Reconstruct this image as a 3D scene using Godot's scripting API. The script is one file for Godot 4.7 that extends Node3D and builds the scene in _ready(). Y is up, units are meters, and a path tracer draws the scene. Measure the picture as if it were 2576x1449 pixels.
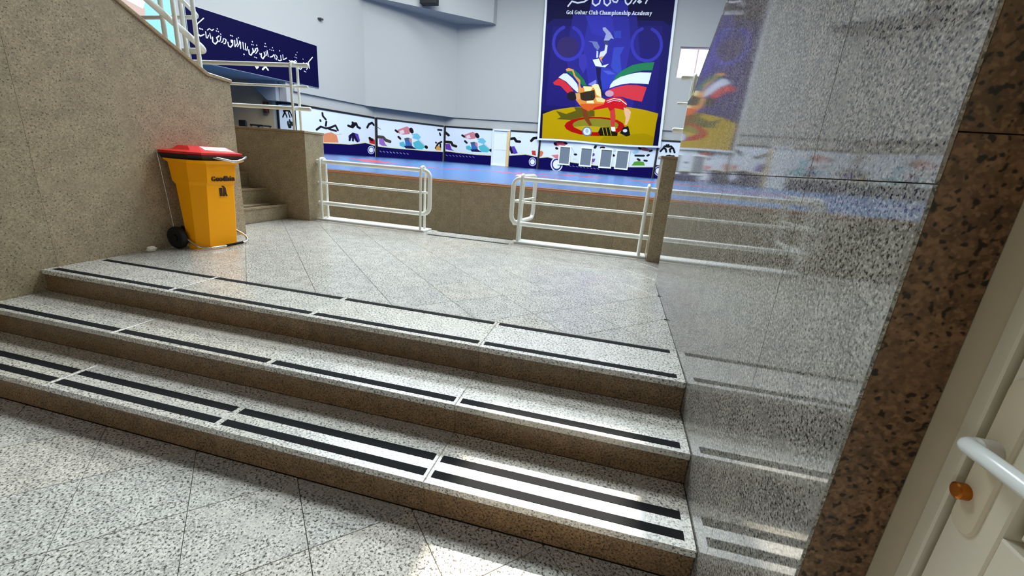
extends Node3D
# A sports hall seen from its entrance steps: three granite steps, a tiled landing with white railings, the raised blue wrestling mat and its painted walls behind.

const H := 0.165        # rise of a step
const D := 0.352        # going of a step
const W := 4.443        # width between the two granite walls
const EX := Vector3(1, 0, 0)
const EY := Vector3(0, 1, 0)
const EZ := Vector3(0, 0, 1)

var used := {}
var rng := RandomNumberGenerator.new()

# ------------------------------------------------------------------ shapes
class Sh:
	var v := PackedVector3Array()
	var n := PackedVector3Array()
	var u := PackedVector2Array()

	func tri(a: Vector3, b: Vector3, c: Vector3, out: Vector3, ua := Vector2.ZERO, ub := Vector2.ZERO, uc := Vector2.ZERO) -> void:
		var nn := (c - a).cross(b - a)
		if nn.length_squared() < 1e-16:
			return
		if nn.dot(out) < 0:
			nn = -nn
			v.append_array([a, c, b])
			u.append_array([ua, uc, ub])
		else:
			v.append_array([a, b, c])
			u.append_array([ua, ub, uc])
		nn = nn.normalized()
		n.append_array([nn, nn, nn])

	func quad(a: Vector3, b: Vector3, c: Vector3, d: Vector3, out: Vector3) -> void:
		tri(a, b, c, out)
		tri(a, c, d, out)

	func quad_uv(a: Vector3, b: Vector3, c: Vector3, d: Vector3, out: Vector3, ua: Vector2, ub: Vector2, uc: Vector2, ud: Vector2) -> void:
		tri(a, b, c, out, ua, ub, uc)
		tri(a, c, d, out, ua, uc, ud)

	func stri(a: Vector3, b: Vector3, c: Vector3, na: Vector3, nb: Vector3, nc: Vector3) -> void:
		var nn := (c - a).cross(b - a)
		if nn.length_squared() < 1e-18:
			return
		if nn.dot(na + nb + nc) < 0:
			v.append_array([a, c, b])
			n.append_array([na, nc, nb])
		else:
			v.append_array([a, b, c])
			n.append_array([na, nb, nc])
		u.append_array([Vector2.ZERO, Vector2.ZERO, Vector2.ZERO])

	func squad(a: Vector3, b: Vector3, c: Vector3, d: Vector3, na: Vector3, nb: Vector3, nc: Vector3, nd: Vector3) -> void:
		stri(a, b, c, na, nb, nc)
		stri(a, c, d, na, nc, nd)

	# box with chamfered edges
	func box(lo: Vector3, hi: Vector3, c := 0.0) -> Sh:
		var m := (lo + hi) * 0.5
		var h := (hi - lo) * 0.5
		c = minf(c, minf(h.x, minf(h.y, h.z)) * 0.9)
		for ax in 3:
			var b := (ax + 1) % 3
			var d := (ax + 2) % 3
			for s in [-1.0, 1.0]:
				var q: Array[Vector3] = []
				for k in [[-1, -1], [1, -1], [1, 1], [-1, 1]]:
					var p := Vector3.ZERO
					p[ax] = s * h[ax]
					p[b] = k[0] * (h[b] - c)
					p[d] = k[1] * (h[d] - c)
					q.append(m + p)
				var o := Vector3.ZERO
				o[ax] = s
				quad(q[0], q[1], q[2], q[3], o)
				if c > 0.0:
					for s2 in [-1.0, 1.0]:
						var e: Array[Vector3] = []
						for k in [-1.0, 1.0]:
							var p1 := Vector3.ZERO
							p1[ax] = s * h[ax]
							p1[b] = s2 * (h[b] - c)
							p1[d] = k * (h[d] - c)
							var p2 := p1
							p2[ax] = s * (h[ax] - c)
							p2[b] = s2 * h[b]
							e.append(m + p1)
							e.append(m + p2)
						var o2 := Vector3.ZERO
						o2[ax] = s
						o2[b] = s2
						quad(e[0], e[1], e[3], e[2], o2)
		if c > 0.0:
			for sx in [-1.0, 1.0]:
				for sy in [-1.0, 1.0]:
					for sz in [-1.0, 1.0]:
						var sg := Vector3(sx, sy, sz)
						var i := h - Vector3(c, c, c)
						tri(m + Vector3(h.x, i.y, i.z) * sg, m + Vector3(i.x, h.y, i.z) * sg, m + Vector3(i.x, i.y, h.z) * sg, sg)
		return self

	# flat outline (in e1, e2 from o) given thickness h0..h1 along en, its h1 side chamfered by c
	func prism(poly: PackedVector2Array, o: Vector3, e1: Vector3, e2: Vector3, en: Vector3, h0: float, h1: float, c := 0.0) -> Sh:
		var k := poly.size()
		if k < 3:
			return self
		var area := 0.0
		for i in k:
			area += poly[i].cross(poly[(i + 1) % k])
		var sg := 1.0 if area > 0 else -1.0
		var ins := PackedVector2Array()
		for i in k:
			var a := poly[(i + k - 1) % k]
			var b := poly[i]
			var d := poly[(i + 1) % k]
			var n1 := (b - a).normalized().orthogonal() * -sg
			var n2 := (d - b).normalized().orthogonal() * -sg
			var bis := n1 + n2
			var l := bis.length_squared()
			ins.append(b if l < 0.05 else b + bis * (2.0 * c / l))
		var at := func(p: Vector2, h: float) -> Vector3: return o + e1 * p.x + e2 * p.y + en * h
		var t := Geometry2D.triangulate_polygon(ins)
		for i in range(0, t.size(), 3):
			tri(at.call(ins[t[i]], h1), at.call(ins[t[i + 1]], h1), at.call(ins[t[i + 2]], h1), en)
		t = Geometry2D.triangulate_polygon(poly)
		for i in range(0, t.size(), 3):
			tri(at.call(poly[t[i]], h0), at.call(poly[t[i + 1]], h0), at.call(poly[t[i + 2]], h0), -en)
		for i in k:
			var j := (i + 1) % k
			var side := (poly[j] - poly[i]).normalized().orthogonal() * sg
			var out := e1 * side.x + e2 * side.y
			quad(at.call(poly[i], h0), at.call(poly[j], h0), at.call(poly[j], h1 - c), at.call(poly[i], h1 - c), out)
			if c > 0.0:
				quad(at.call(poly[i], h1 - c), at.call(poly[j], h1 - c), at.call(ins[j], h1), at.call(ins[i], h1), out + en)
		return self

	func tube(path: PackedVector3Array, r: float, sides := 12) -> Sh:
		var k := path.size()
		var dirs := PackedVector3Array()
		for i in k:
			var a := path[maxi(i - 1, 0)]
			var b := path[mini(i + 1, k - 1)]
			dirs.append((b - a).normalized())
		var x := dirs[0].cross(Vector3(0.31, 0.9, 0.27)).normalized()
		var rings := []
		var norms := []
		for i in k:
			x = (x - dirs[i] * x.dot(dirs[i])).normalized()
			var y := dirs[i].cross(x)
			var ring := PackedVector3Array()
			var nr := PackedVector3Array()
			for s in sides:
				var t := TAU * s / sides
				var d := x * cos(t) + y * sin(t)
				ring.append(path[i] + d * r)
				nr.append(d)
			rings.append(ring)
			norms.append(nr)
		for i in k - 1:
			for s in sides:
				var q := (s + 1) % sides
				squad(rings[i][s], rings[i][q], rings[i + 1][q], rings[i + 1][s], norms[i][s], norms[i][q], norms[i + 1][q], norms[i + 1][s])
		for e in [0, k - 1]:
			var out: Vector3 = dirs[e] * (-1.0 if e == 0 else 1.0)
			var tip: Vector3 = path[e] + out * r * 0.45
			for s in sides:
				var q := (s + 1) % sides
				var ra: Vector3 = path[e] + (rings[e][s] - path[e]) * 0.72 + out * r * 0.32
				var rb: Vector3 = path[e] + (rings[e][q] - path[e]) * 0.72 + out * r * 0.32
				var na: Vector3 = (norms[e][s] + out).normalized()
				var nb: Vector3 = (norms[e][q] + out).normalized()
				squad(rings[e][s], rings[e][q], rb, ra, norms[e][s], norms[e][q], nb, na)
				stri(ra, rb, tip, na, nb, out)
		return self

	# profile points (radius, height) turned round axis from o
	func lathe(profile: PackedVector2Array, o: Vector3, axis: Vector3, sides := 24) -> Sh:
		var x := axis.cross(Vector3(0.31, 0.9, 0.27)).normalized()
		var y := axis.cross(x)
		for i in profile.size() - 1:
			var a := profile[i]
			var b := profile[i + 1]
			for s in sides:
				var t0 := TAU * s / sides
				var t1 := TAU * (s + 1) / sides
				var d0 := x * cos(t0) + y * sin(t0)
				var d1 := x * cos(t1) + y * sin(t1)
				var nn := Vector2(b.y - a.y, a.x - b.x).normalized()
				var n0 := d0 * nn.x + axis * nn.y
				var n1 := d1 * nn.x + axis * nn.y
				squad(o + d0 * a.x + axis * a.y, o + d1 * a.x + axis * a.y, o + d1 * b.x + axis * b.y, o + d0 * b.x + axis * b.y, n0, n1, n1, n0)
		return self

	# skin over rings of equal point count, ends closed
	func loft(rings: Array, up: Vector3) -> Sh:
		var k: int = rings[0].size()
		for i in rings.size() - 1:
			var mid := Vector3.ZERO
			for p in rings[i]:
				mid += p
			mid /= k
			for s in k:
				var q := (s + 1) % k
				var c: Vector3 = (rings[i][s] + rings[i][q]) * 0.5 - mid
				if (rings[i + 1][0] - rings[i][0]).length() < 1e-6:
					continue
				var side := c - up * c.dot(up)
				if absf((rings[i + 1][s] - rings[i][s]).dot(up)) < 1e-4:
					side = up * (-1.0 if (rings[i + 1][s] - mid).length() > (rings[i][s] - mid).length() else 1.0)
				quad(rings[i][s], rings[i][q], rings[i + 1][q], rings[i + 1][s], side)
		for e in [0, rings.size() - 1]:
			var mid := Vector3.ZERO
			for p in rings[e]:
				mid += p
			mid /= k
			for s in k:
				tri(rings[e][s], rings[e][(s + 1) % k], mid, up * (-1.0 if e == 0 else 1.0))
		return self

	func done() -> ArrayMesh:
		var a := []
		a.resize(Mesh.ARRAY_MAX)
		a[Mesh.ARRAY_VERTEX] = v
		a[Mesh.ARRAY_NORMAL] = n
		a[Mesh.ARRAY_TEX_UV] = u
		var m := ArrayMesh.new()
		m.add_surface_from_arrays(Mesh.PRIMITIVE_TRIANGLES, a)
		return m


func fillet(pts: Array, r: float, steps := 6) -> PackedVector3Array:
	var out := PackedVector3Array([pts[0]])
	for i in range(1, pts.size() - 1):
		var a: Vector3 = pts[i - 1]
		var b: Vector3 = pts[i]
		var c: Vector3 = pts[i + 1]
		var d1 := (a - b).normalized()
		var d2 := (c - b).normalized()
		var k := minf(r, minf((a - b).length(), (c - b).length()) * 0.49)
		for s in steps + 1:
			var t := float(s) / steps
			out.append((b + d1 * k).lerp(b, t).lerp(b.lerp(b + d2 * k, t), t))
	out.append(pts[pts.size() - 1])
	return out


# ------------------------------------------------------------------ scene tree
func numbered(called: String) -> String:
	used[called] = used.get(called, -1) + 1
	return called if used[called] == 0 else "%s_%03d" % [called, used[called]]


func part(called: String, mesh: Mesh, m: Material, parent: Node) -> MeshInstance3D:
	var o := MeshInstance3D.new()
	o.name = called
	o.mesh = mesh
	o.material_override = m
	parent.add_child(o, true)
	return o


func meta(o: Node, label: String, category: String, group := "", kind := "") -> void:
	if label:
		o.set_meta("label", label)
	if category:
		o.set_meta("category", category)
	if group:
		o.set_meta("group", group)
	if kind:
		o.set_meta("kind", kind)


func thing(called: String, label: String, category: String, at := Vector3.ZERO, group := "") -> Node3D:
	var o := Node3D.new()
	o.name = numbered(called)
	add_child(o)
	o.position = at
	meta(o, label, category, group)
	return o


func struct(called: String, label: String, category: String) -> Node3D:
	var o := thing(called, label, category)
	o.set_meta("kind", "structure")
	return o


func rect(a: float, b: float, c: float, d: float) -> PackedVector2Array:
	return PackedVector2Array([Vector2(a, b), Vector2(c, b), Vector2(c, d), Vector2(a, d)])


# ------------------------------------------------------------------ materials
func mat(c: Color, rough := 0.6, metal := 0.0, spec := 0.5) -> StandardMaterial3D:
	var m := StandardMaterial3D.new()
	m.albedo_color = c
	m.roughness = rough
	m.metallic = metal
	m.metallic_specular = spec
	return m


func noise(kind: int, freq: float, s: int, size: int, oct := 1) -> PackedByteArray:
	var f := FastNoiseLite.new()
	f.noise_type = kind
	f.frequency = freq
	f.seed = s
	f.fractal_type = FastNoiseLite.FRACTAL_FBM if oct > 1 else FastNoiseLite.FRACTAL_NONE
	f.fractal_octaves = oct
	if kind == FastNoiseLite.TYPE_CELLULAR:
		f.cellular_return_type = FastNoiseLite.RETURN_CELL_VALUE
		f.cellular_jitter = 1.0
	var im := f.get_seamless_image(size, size, false, false, 0.12, true)
	im.convert(Image.FORMAT_L8)
	return im.get_data()


# speckled granite: mottled grains, dark flecks and a few pale ones
func granite_image(base: Color, dark: Color, pale: Color, s: int, dark_at: float, pale_at: float, mottle: float, size := 1024) -> Image:
	var grain := noise(FastNoiseLite.TYPE_CELLULAR, 0.16, s, size)
	var fine := noise(FastNoiseLite.TYPE_SIMPLEX_SMOOTH, 0.13, s + 1, size, 2)
	var fleck := noise(FastNoiseLite.TYPE_SIMPLEX_SMOOTH, 0.068, s + 2, size, 2)
	var cloud := noise(FastNoiseLite.TYPE_SIMPLEX_SMOOTH, 0.007, s + 3, size, 2)
	var px := PackedByteArray()
	px.resize(size * size * 3)
	var lut := PackedByteArray()
	lut.resize(256 * 3)
	for i in 256:
		var k := 1.0 + mottle * (i / 255.0 - 0.5)
		lut[i * 3] = clampi(int(base.r * k * 255), 0, 255)
		lut[i * 3 + 1] = clampi(int(base.g * k * 255), 0, 255)
		lut[i * 3 + 2] = clampi(int(base.b * k * 255), 0, 255)
	var d := [int(dark.r * 255), int(dark.g * 255), int(dark.b * 255)]
	var p := [int(pale.r * 255), int(pale.g * 255), int(pale.b * 255)]
	var d_at := int(dark_at * 255)
	var p_at := int(pale_at * 255)
	for i in size * size:
		var g := clampi((int(grain[i]) * 5 + int(fine[i]) * 4 + int(cloud[i]) * 3) / 12, 0, 255) * 3
		var r := int(lut[g])
		var gg := int(lut[g + 1])
		var b := int(lut[g + 2])
		var f := int(fleck[i]) + (int(fine[i]) - 128) / 4
		if f < d_at:
			var t := mini(d_at - f, 22)
			r += (d[0] - r) * t / 22
			gg += (d[1] - gg) * t / 22
			b += (d[2] - b) * t / 22
		elif f > p_at:
			var t := mini(f - p_at, 30)
			r += (p[0] - r) * t / 30
			gg += (p[1] - gg) * t / 30
			b += (p[2] - b) * t / 30
		px[i * 3] = r
		px[i * 3 + 1] = gg
		px[i * 3 + 2] = b
	return Image.create_from_data(size, size, false, Image.FORMAT_RGB8, px)


# a few variants of one stone: other offset, slightly other tone
func stone(im: Image, rough: float, per_metre: float, tints: Array, spec := 0.5) -> Array:
	var tex := ImageTexture.create_from_image(im)
	var out := []
	for i in tints.size():
		var m := mat(tints[i], rough, 0.0, spec)
		m.albedo_texture = tex
		m.uv1_triplanar = true
		m.uv1_world_triplanar = true
		m.uv1_triplanar_sharpness = 8.0
		m.uv1_scale = Vector3.ONE * per_metre
		m.uv1_offset = Vector3(0.37 * i, 0.61 * i, 0.23 * i)
		out.append(m)
	return out


# ------------------------------------------------------------------ flat prints
func span_fill(im: Image, pts: PackedVector2Array, c: Color) -> void:
	var h := im.get_height()
	var w := im.get_width()
	var lo := 1e9
	var hi := -1e9
	for p in pts:
		lo = minf(lo, p.y)
		hi = maxf(hi, p.y)
	for y in range(maxi(int(lo), 0), mini(int(hi) + 1, h)):
		var yc := y + 0.5
		var xs := []
		for i in pts.size():
			var a := pts[i]
			var b := pts[(i + 1) % pts.size()]
			if (a.y <= yc) != (b.y <= yc):
				xs.append(a.x + (yc - a.y) / (b.y - a.y) * (b.x - a.x))
		xs.sort()
		for i in range(0, xs.size() - 1, 2):
			var x0 := clampi(int(round(xs[i])), 0, w)
			var x1 := clampi(int(round(xs[i + 1])), 0, w)
			if x1 > x0:
				im.fill_rect(Rect2i(x0, y, x1 - x0, 1), c)


func print_image(key: String, w: int, h: int) -> Image:
	var im := Image.create(w * 2, h * 2, false, Image.FORMAT_RGB8)
	im.fill(Color(0.87, 0.9, 0.93))
	for it in PRINTS[key]:
		var c := Color(str(it[1]))
		var pts := PackedVector2Array()
		for i in range(3, it.size(), 2):
			pts.append(Vector2(it[i] * w * 2 / 1000.0, it[i + 1] * h * 2 / 1000.0))
		if it[0] == 0:
			span_fill(im, pts, c)
		else:
			var r: float = it[2] * h * 2 / 1000.0 * 0.5
			for i in pts.size():
				var disc := PackedVector2Array()
				for k in 12:
					disc.append(pts[i] + Vector2.from_angle(TAU * k / 12) * r)
				span_fill(im, disc, c)
				if i + 1 < pts.size():
					var d := (pts[i + 1] - pts[i]).normalized().orthogonal() * r
					span_fill(im, PackedVector2Array([pts[i] + d, pts[i + 1] + d, pts[i + 1] - d, pts[i] - d]), c)
	im.resize(w, h, Image.INTERPOLATE_BILINEAR)
	return im


func print_mat(key: String, w: int, h: int, rough: float) -> StandardMaterial3D:
	var m := mat(Color(0.95, 0.95, 0.95), rough, 0.0, 0.15)
	m.albedo_texture = ImageTexture.create_from_image(print_image(key, w, h))
	return m


# ------------------------------------------------------------------ repeated builders
# square tiles laid diagonally, cut to the outline of the floor
func lay_tiles(parent: Node, outline: PackedVector2Array, y: float, minus0: float, plus0: float, step: float, mats: Array) -> void:
	var lo := Vector2(1e9, 1e9)
	var hi := -lo
	for p in outline:
		var q := Vector2(p.x - p.y, p.x + p.y)
		lo = lo.min(q)
		hi = hi.max(q)
	for i in range(floori((lo.x - minus0) / step), ceili((hi.x - minus0) / step)):
		for j in range(floori((lo.y - plus0) / step), ceili((hi.y - plus0) / step)):
			var g := 0.0018
			var cell := PackedVector2Array()
			for c in [[g, g], [step - g, g], [step - g, step - g], [g, step - g]]:
				var a: float = minus0 + i * step + c[0]
				var b: float = plus0 + j * step + c[1]
				cell.append(Vector2((a + b) / 2, (b - a) / 2))
			for piece in Geometry2D.intersect_polygons(cell, outline):
				var clean := PackedVector2Array()
				for k in piece.size():
					if piece[k].distance_to(piece[(k + 1) % piece.size()]) > 0.004:
						clean.append(piece[k])
				if clean.size() < 3:
					continue
				var size := 0.0
				for k in clean.size():
					size += clean[k].cross(clean[(k + 1) % clean.size()])
				if absf(size) < 0.004:
					continue
				part("tile", Sh.new().prism(clean, Vector3.ZERO, EX, EZ, EY, y - 0.012, y, 0.0012).done(), mats[rng.randi() % mats.size()], parent)


# stone slabs on a face cut to an outline given in (e1, e2), joints at the listed places
func clad(parent: Node, outline: PackedVector2Array, o: Vector3, e1: Vector3, e2: Vector3, en: Vector3, cuts1: Array, cuts2: Array, gap: float, mats: Array, thick := 0.02) -> void:
	for i in cuts1.size() - 1:
		for j in cuts2.size() - 1:
			for piece in Geometry2D.intersect_polygons(rect(cuts1[i] + gap, cuts2[j] + gap, cuts1[i + 1] - gap, cuts2[j + 1] - gap), outline):
				part("slab", Sh.new().prism(piece, o, e1, e2, en, -thick, 0.0, 0.001).done(), mats[(i * 3 + j * 2) % mats.size()], parent)


# a post bent from one tube: up, over the rails, down again
func hairpin(parent: Node, a: Vector3, b: Vector3, top: float, r: float, m: Material) -> void:
	part("post", Sh.new().tube(fillet([a, Vector3(a.x, top, a.z), Vector3(b.x, top, b.z), b], absf((a - b).length()) * 0.48, 5), r).done(), m, parent)


# a wall of even thickness standing on the line a..b, its body on the side away from inside
func wall_piece(a: Vector2, b: Vector2, inside: Vector2, y0: float, y1: float, thick: float) -> ArrayMesh:
	var d := (b - a).normalized()
	var nn := Vector2(-d.y, d.x)
	if nn.dot(inside - a) > 0:
		nn = -nn
	return Sh.new().prism(PackedVector2Array([a, b, b + nn * thick, a + nn * thick]), Vector3.ZERO, EX, EZ, EY, y0, y1).done()


# a printed board a..b on a wall with a dark frame round it
func mural(label: String, a: Vector2, b: Vector2, key: String, w: int, frame: Material, gaps := []) -> Node3D:
	var y0 := 0.635
	var y1 := 2.70
	var d := (b - a).normalized()
	var out := Vector2(d.y, -d.x)
	if out.dot(Vector2(-5, -10) - a) < 0:
		out = -out
	var length := a.distance_to(b)
	a += d * 0.03
	b -= d * 0.03
	length -= 0.06
	var base := a + out * 0.02
	var t := thing("mural_panel", label, "mural", Vector3(base.x, y0, base.y), "painted panels round the mat")
	var m := print_mat(key, w, 256, 0.35)
	var at := func(s: float, y: float, h: float) -> Vector3: return Vector3(d.x * s + out.x * h, y, d.y * s + out.y * h)
	var nn := Vector3(out.x, 0, out.y)
	var from := 0.0
	for g in gaps + [[length, length]]:
		var s := Sh.new()
		var to: float = g[0]
		var ua := from / length
		var ub := to / length
		s.quad_uv(at.call(from, 0.0, 0.03), at.call(to, 0.0, 0.03), at.call(to, y1 - y0, 0.03), at.call(from, y1 - y0, 0.03), nn, Vector2(ua, 1), Vector2(ub, 1), Vector2(ub, 0), Vector2(ua, 0))
		s.quad(at.call(from, 0.0, 0.0), at.call(from, 0.0, 0.03), at.call(from, y1 - y0, 0.03), at.call(from, y1 - y0, 0.0), -Vector3(d.x, 0, d.y))
		s.quad(at.call(to, 0.0, 0.0), at.call(to, 0.0, 0.03), at.call(to, y1 - y0, 0.03), at.call(to, y1 - y0, 0.0), Vector3(d.x, 0, d.y))
		s.quad(at.call(from, y1 - y0, 0.0), at.call(to, y1 - y0, 0.0), at.call(to, y1 - y0, 0.03), at.call(from, y1 - y0, 0.03), EY)
		part("print", s.done(), m, t)
		var bar := Sh.new().prism(rect(from, y1 - y0 - 0.02, to, y1 - y0 + 0.07), Vector3.ZERO, Vector3(d.x, 0, d.y), EY, nn, 0.0, 0.06, 0.004)
		part("top_rail", bar.done(), frame, t)
		from = g[1]
	return t


func _ready() -> void:
	rng.seed = 7
	# ---------------------------------------------------------------- camera
	var cam := Camera3D.new()
	cam.name = "camera"
	cam.position = Vector3(-0.4812, 1.008, 2.066)
	cam.rotation = Vector3(-0.2938, 0.2190, 0.0777)
	cam.fov = rad_to_deg(2.0 * atan(724.5 / 1056.4681))
	cam.near = 0.02
	cam.far = 200.0
	add_child(cam)
	cam.current = true
	# ---------------------------------------------------------------- sky, exposure
	var env := Environment.new()
	env.background_mode = Environment.BG_SKY
	var sky := Sky.new()
	var psky := ProceduralSkyMaterial.new()
	psky.sky_top_color = Color(0.62, 0.76, 0.95)
	psky.sky_horizon_color = Color(0.95, 0.93, 0.92)
	psky.ground_horizon_color = Color(0.85, 0.8, 0.75)
	psky.ground_bottom_color = Color(0.5, 0.45, 0.4)
	psky.sky_energy_multiplier = 1.7
	sky.sky_material = psky
	env.sky = sky
	env.tonemap_mode = Environment.TONE_MAPPER_LINEAR
	env.tonemap_exposure = 0.9
	env.sdfgi_enabled = true
	env.ssao_enabled = true
	env.ssil_enabled = true
	var we := WorldEnvironment.new()
	we.name = "world_environment"
	we.environment = env
	add_child(we)
	# sun through a roof opening added to shape its patch
	var sun := DirectionalLight3D.new()
	sun.name = "sun"
	var toward := Vector3(-0.08, -1.0, 0.80)
	sun.look_at_from_position(Vector3.ZERO, toward, Vector3.UP)
	sun.light_energy = 5.2
	sun.light_color = Color(1.0, 0.97, 0.92)
	sun.light_angular_distance = 0.5
	sun.shadow_enabled = true
	sun.sky_mode = DirectionalLight3D.SKY_MODE_LIGHT_ONLY
	add_child(sun)

	# ---------------------------------------------------------------- materials
	var brown := granite_image(Color(0.60, 0.56, 0.51), Color(0.19, 0.165, 0.145), Color(0.74, 0.69, 0.62), 11, 0.32, 0.69, 0.9)
	var beige := granite_image(Color(0.64, 0.575, 0.465), Color(0.30, 0.27, 0.21), Color(0.78, 0.73, 0.63), 31, 0.25, 0.78, 0.46)
	var grey := granite_image(Color(0.745, 0.73, 0.69), Color(0.33, 0.315, 0.29), Color(0.88, 0.865, 0.83), 51, 0.345, 0.67, 0.6)
	var slate := granite_image(Color(0.54, 0.53, 0.50), Color(0.18, 0.18, 0.165), Color(0.74, 0.73, 0.70), 71, 0.32, 0.69, 0.85)
	var wall_stone := stone(slate, 0.05, 1.15, [Color(1, 1, 1), Color(0.96, 0.96, 0.97), Color(1.0, 0.97, 0.95)], 0.9)
	var riser_stone := stone(brown, 0.3, 1.1, [Color(0.78, 0.67, 0.52), Color(0.74, 0.63, 0.48), Color(0.80, 0.68, 0.52)])
	var shaded_end_stone := stone(brown, 0.3, 0.62, [Color(0.74, 0.60, 0.47), Color(0.71, 0.57, 0.44)])  # same stone as the wall, its brown shade put into the tint
	var left_stone := stone(beige, 0.4, 0.75, [Color(1, 1, 1), Color(0.98, 0.99, 0.98)])
	var tread_stone := stone(grey, 0.27, 0.9, [Color(1, 1, 1), Color(0.97, 0.97, 0.96), Color(1, 0.99, 0.97)], 0.7)
	var tile_stone := stone(grey, 0.2, 0.9, [Color(0.97, 0.97, 0.97), Color(0.95, 0.955, 0.96), Color(0.97, 0.96, 0.945), Color(0.96, 0.96, 0.96), Color(0.935, 0.94, 0.945)], 0.7)
	var floor_stone := stone(grey, 0.48, 0.9, [Color(0.97, 0.97, 0.97), Color(0.95, 0.955, 0.96), Color(0.97, 0.96, 0.945), Color(0.96, 0.96, 0.96), Color(0.935, 0.94, 0.945)], 0.25)
	var cap_stone := stone(beige, 0.35, 1.1, [Color(1.0, 0.97, 0.92)])
	var grout := mat(Color(0.40, 0.37, 0.33), 0.95)
	var rubber := mat(Color(0.055, 0.058, 0.065), 0.85, 0.0, 0.3)
	var white_paint := mat(Color(0.94, 0.95, 0.92), 0.3)
	var plaster := mat(Color(0.665, 0.66, 0.64), 0.9, 0.0, 0.2)
	var plaster_warm := mat(Color(0.62, 0.55, 0.45), 0.9, 0.0, 0.2)
	var black_frame := mat(Color(0.03, 0.03, 0.035), 0.45)
	var chrome := mat(Color(0.75, 0.75, 0.74), 0.18, 1.0)

	# ---------------------------------------------------------------- added roof lights, unseen overhead, to light hall and steps
	var glow := mat(Color(0.9, 0.95, 1.0), 0.6)
	glow.emission_enabled = true
	glow.emission = Color(0.95, 0.98, 1.0)
	glow.emission_energy_multiplier = 6.0
	var strip_i := 0
	for st in [[-6.5, 2.9, 3.6], [-12.4, 2.8, 6.0], [-18.2, 2.4, 0.9]]:
		var z: float = st[0]
		var hw: float = st[1] / 2
		var sk := thing("added_roof_light", ["added unseen roof light over the front of the mat", "added unseen roof light over the middle of the mat", "added unseen roof light nearest the far wall"][strip_i], "added_skylight", Vector3(-3.5, 11.1, z), "added roof lights over the mat")
		strip_i += 1
		part("added_glow_panel", Sh.new().box(Vector3(-8, -0.02, -hw), Vector3(8, 0.02, hw), 0.01).done(), glow, sk)
		for s in [-1.0, 1.0]:
			part("frame_bar", Sh.new().box(Vector3(-8.1, -0.06, s * (hw + 0.05) - 0.05), Vector3(8.1, 0.06, s * (hw + 0.05) + 0.05), 0.01).done(), white_paint, sk)
			part("frame_bar", Sh.new().box(Vector3(s * 8.05 - 0.05, -0.06, -hw), Vector3(s * 8.05 + 0.05, 0.06, hw), 0.01).done(), white_paint, sk)
		var al := AreaLight3D.new()
		al.name = "added_roof_glow_%d" % strip_i
		al.area_size = Vector2(16, st[1])
		al.area_normalize_energy = false
		al.light_energy = st[2]
		al.light_color = Color(0.93, 0.98, 1.0)
		al.area_range = 60.0
		al.shadow_enabled = true
		add_child(al)
		al.position = Vector3(-3.5, 11.06, z)
		al.rotation = Vector3(-PI / 2, 0, 0)

	# ---------------------------------------------------------------- shell of the building
	var P0 := Vector2(-16.232, -15.493)
	var P1 := Vector2(-15.327, -15.695)
	var P2 := Vector2(-14.254, -20.726)
	var P3 := Vector2(-11.392, -24.113)
	var P4 := Vector2(-5.36, -24.288)
	var P5 := Vector2(1.44, -24.485)
	var P6 := Vector2(9.057, -24.706)
	var inside := Vector2(-5, -10)
	var added_hatch := Rect2(-0.05, -8.98, 0.74, 0.75)   # x, z, size: unseen opening added to shape the sun patch
	var roof := struct("ceiling", "white roof slab over the hall, out of sight", "ceiling")
	part("roof_slab", Sh.new().box(Vector3(-19.6, 11.2, -25.8), Vector3(9.6, 11.45, added_hatch.position.y)).done(), plaster, roof)
	part("roof_slab", Sh.new().box(Vector3(-19.6, 11.2, added_hatch.end.y), Vector3(9.6, 11.45, 5.6)).done(), plaster, roof)
	part("roof_slab", Sh.new().box(Vector3(-19.6, 11.2, added_hatch.position.y), Vector3(added_hatch.position.x, 11.45, added_hatch.end.y)).done(), plaster, roof)
	part("roof_slab", Sh.new().box(Vector3(added_hatch.end.x, 11.2, added_hatch.position.y), Vector3(9.6, 11.45, added_hatch.end.y)).done(), plaster, roof)
	var outer := struct("wall_outer", "plain plastered outer walls round the whole hall", "wall")
	part("left_side", Sh.new().box(Vector3(-19.6, -1.6, -25.8), Vector3(-19.3, 11.2, 5.6)).done(), plaster_warm, outer)
	part("right_side", Sh.new().box(Vector3(9.3, -1.6, -25.8), Vector3(9.6, 11.2, 5.6)).done(), plaster, outer)
	# unseen opening behind the viewer, added as daylight fill for the step fronts
	part("entrance_side", Sh.new().box(Vector3(-19.6, -1.6, 5.3), Vector3(-3.8, 11.2, 5.6)).done(), plaster_warm, outer)
	part("entrance_side", Sh.new().box(Vector3(-0.6, -1.6, 5.3), Vector3(9.6, 11.2, 5.6)).done(), plaster_warm, outer)
	part("entrance_side", Sh.new().box(Vector3(-3.8, 1.5, 5.3), Vector3(-0.6, 11.2, 5.6)).done(), plaster_warm, outer)
	part("entrance_side", Sh.new().box(Vector3(-3.8, -1.6, 5.3), Vector3(-0.6, -0.5, 5.6)).done(), plaster_warm, outer)
	var ground := struct("floor_base", "concrete slab under the building", "floor")
	part("base_slab", Sh.new().box(Vector3(-19.6, -1.9, -25.8), Vector3(9.6, -1.6, 5.6)).done(), grout, ground)
	part("walkway", Sh.new().box(Vector3(-19.3, -1.6, -5.2), Vector3(9.3, -0.5, -3.36)).done(), tile_stone[0], ground)
	var gallery := struct("ceiling_gallery", "gallery slab over the entrance lobby behind the steps", "ceiling")
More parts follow.
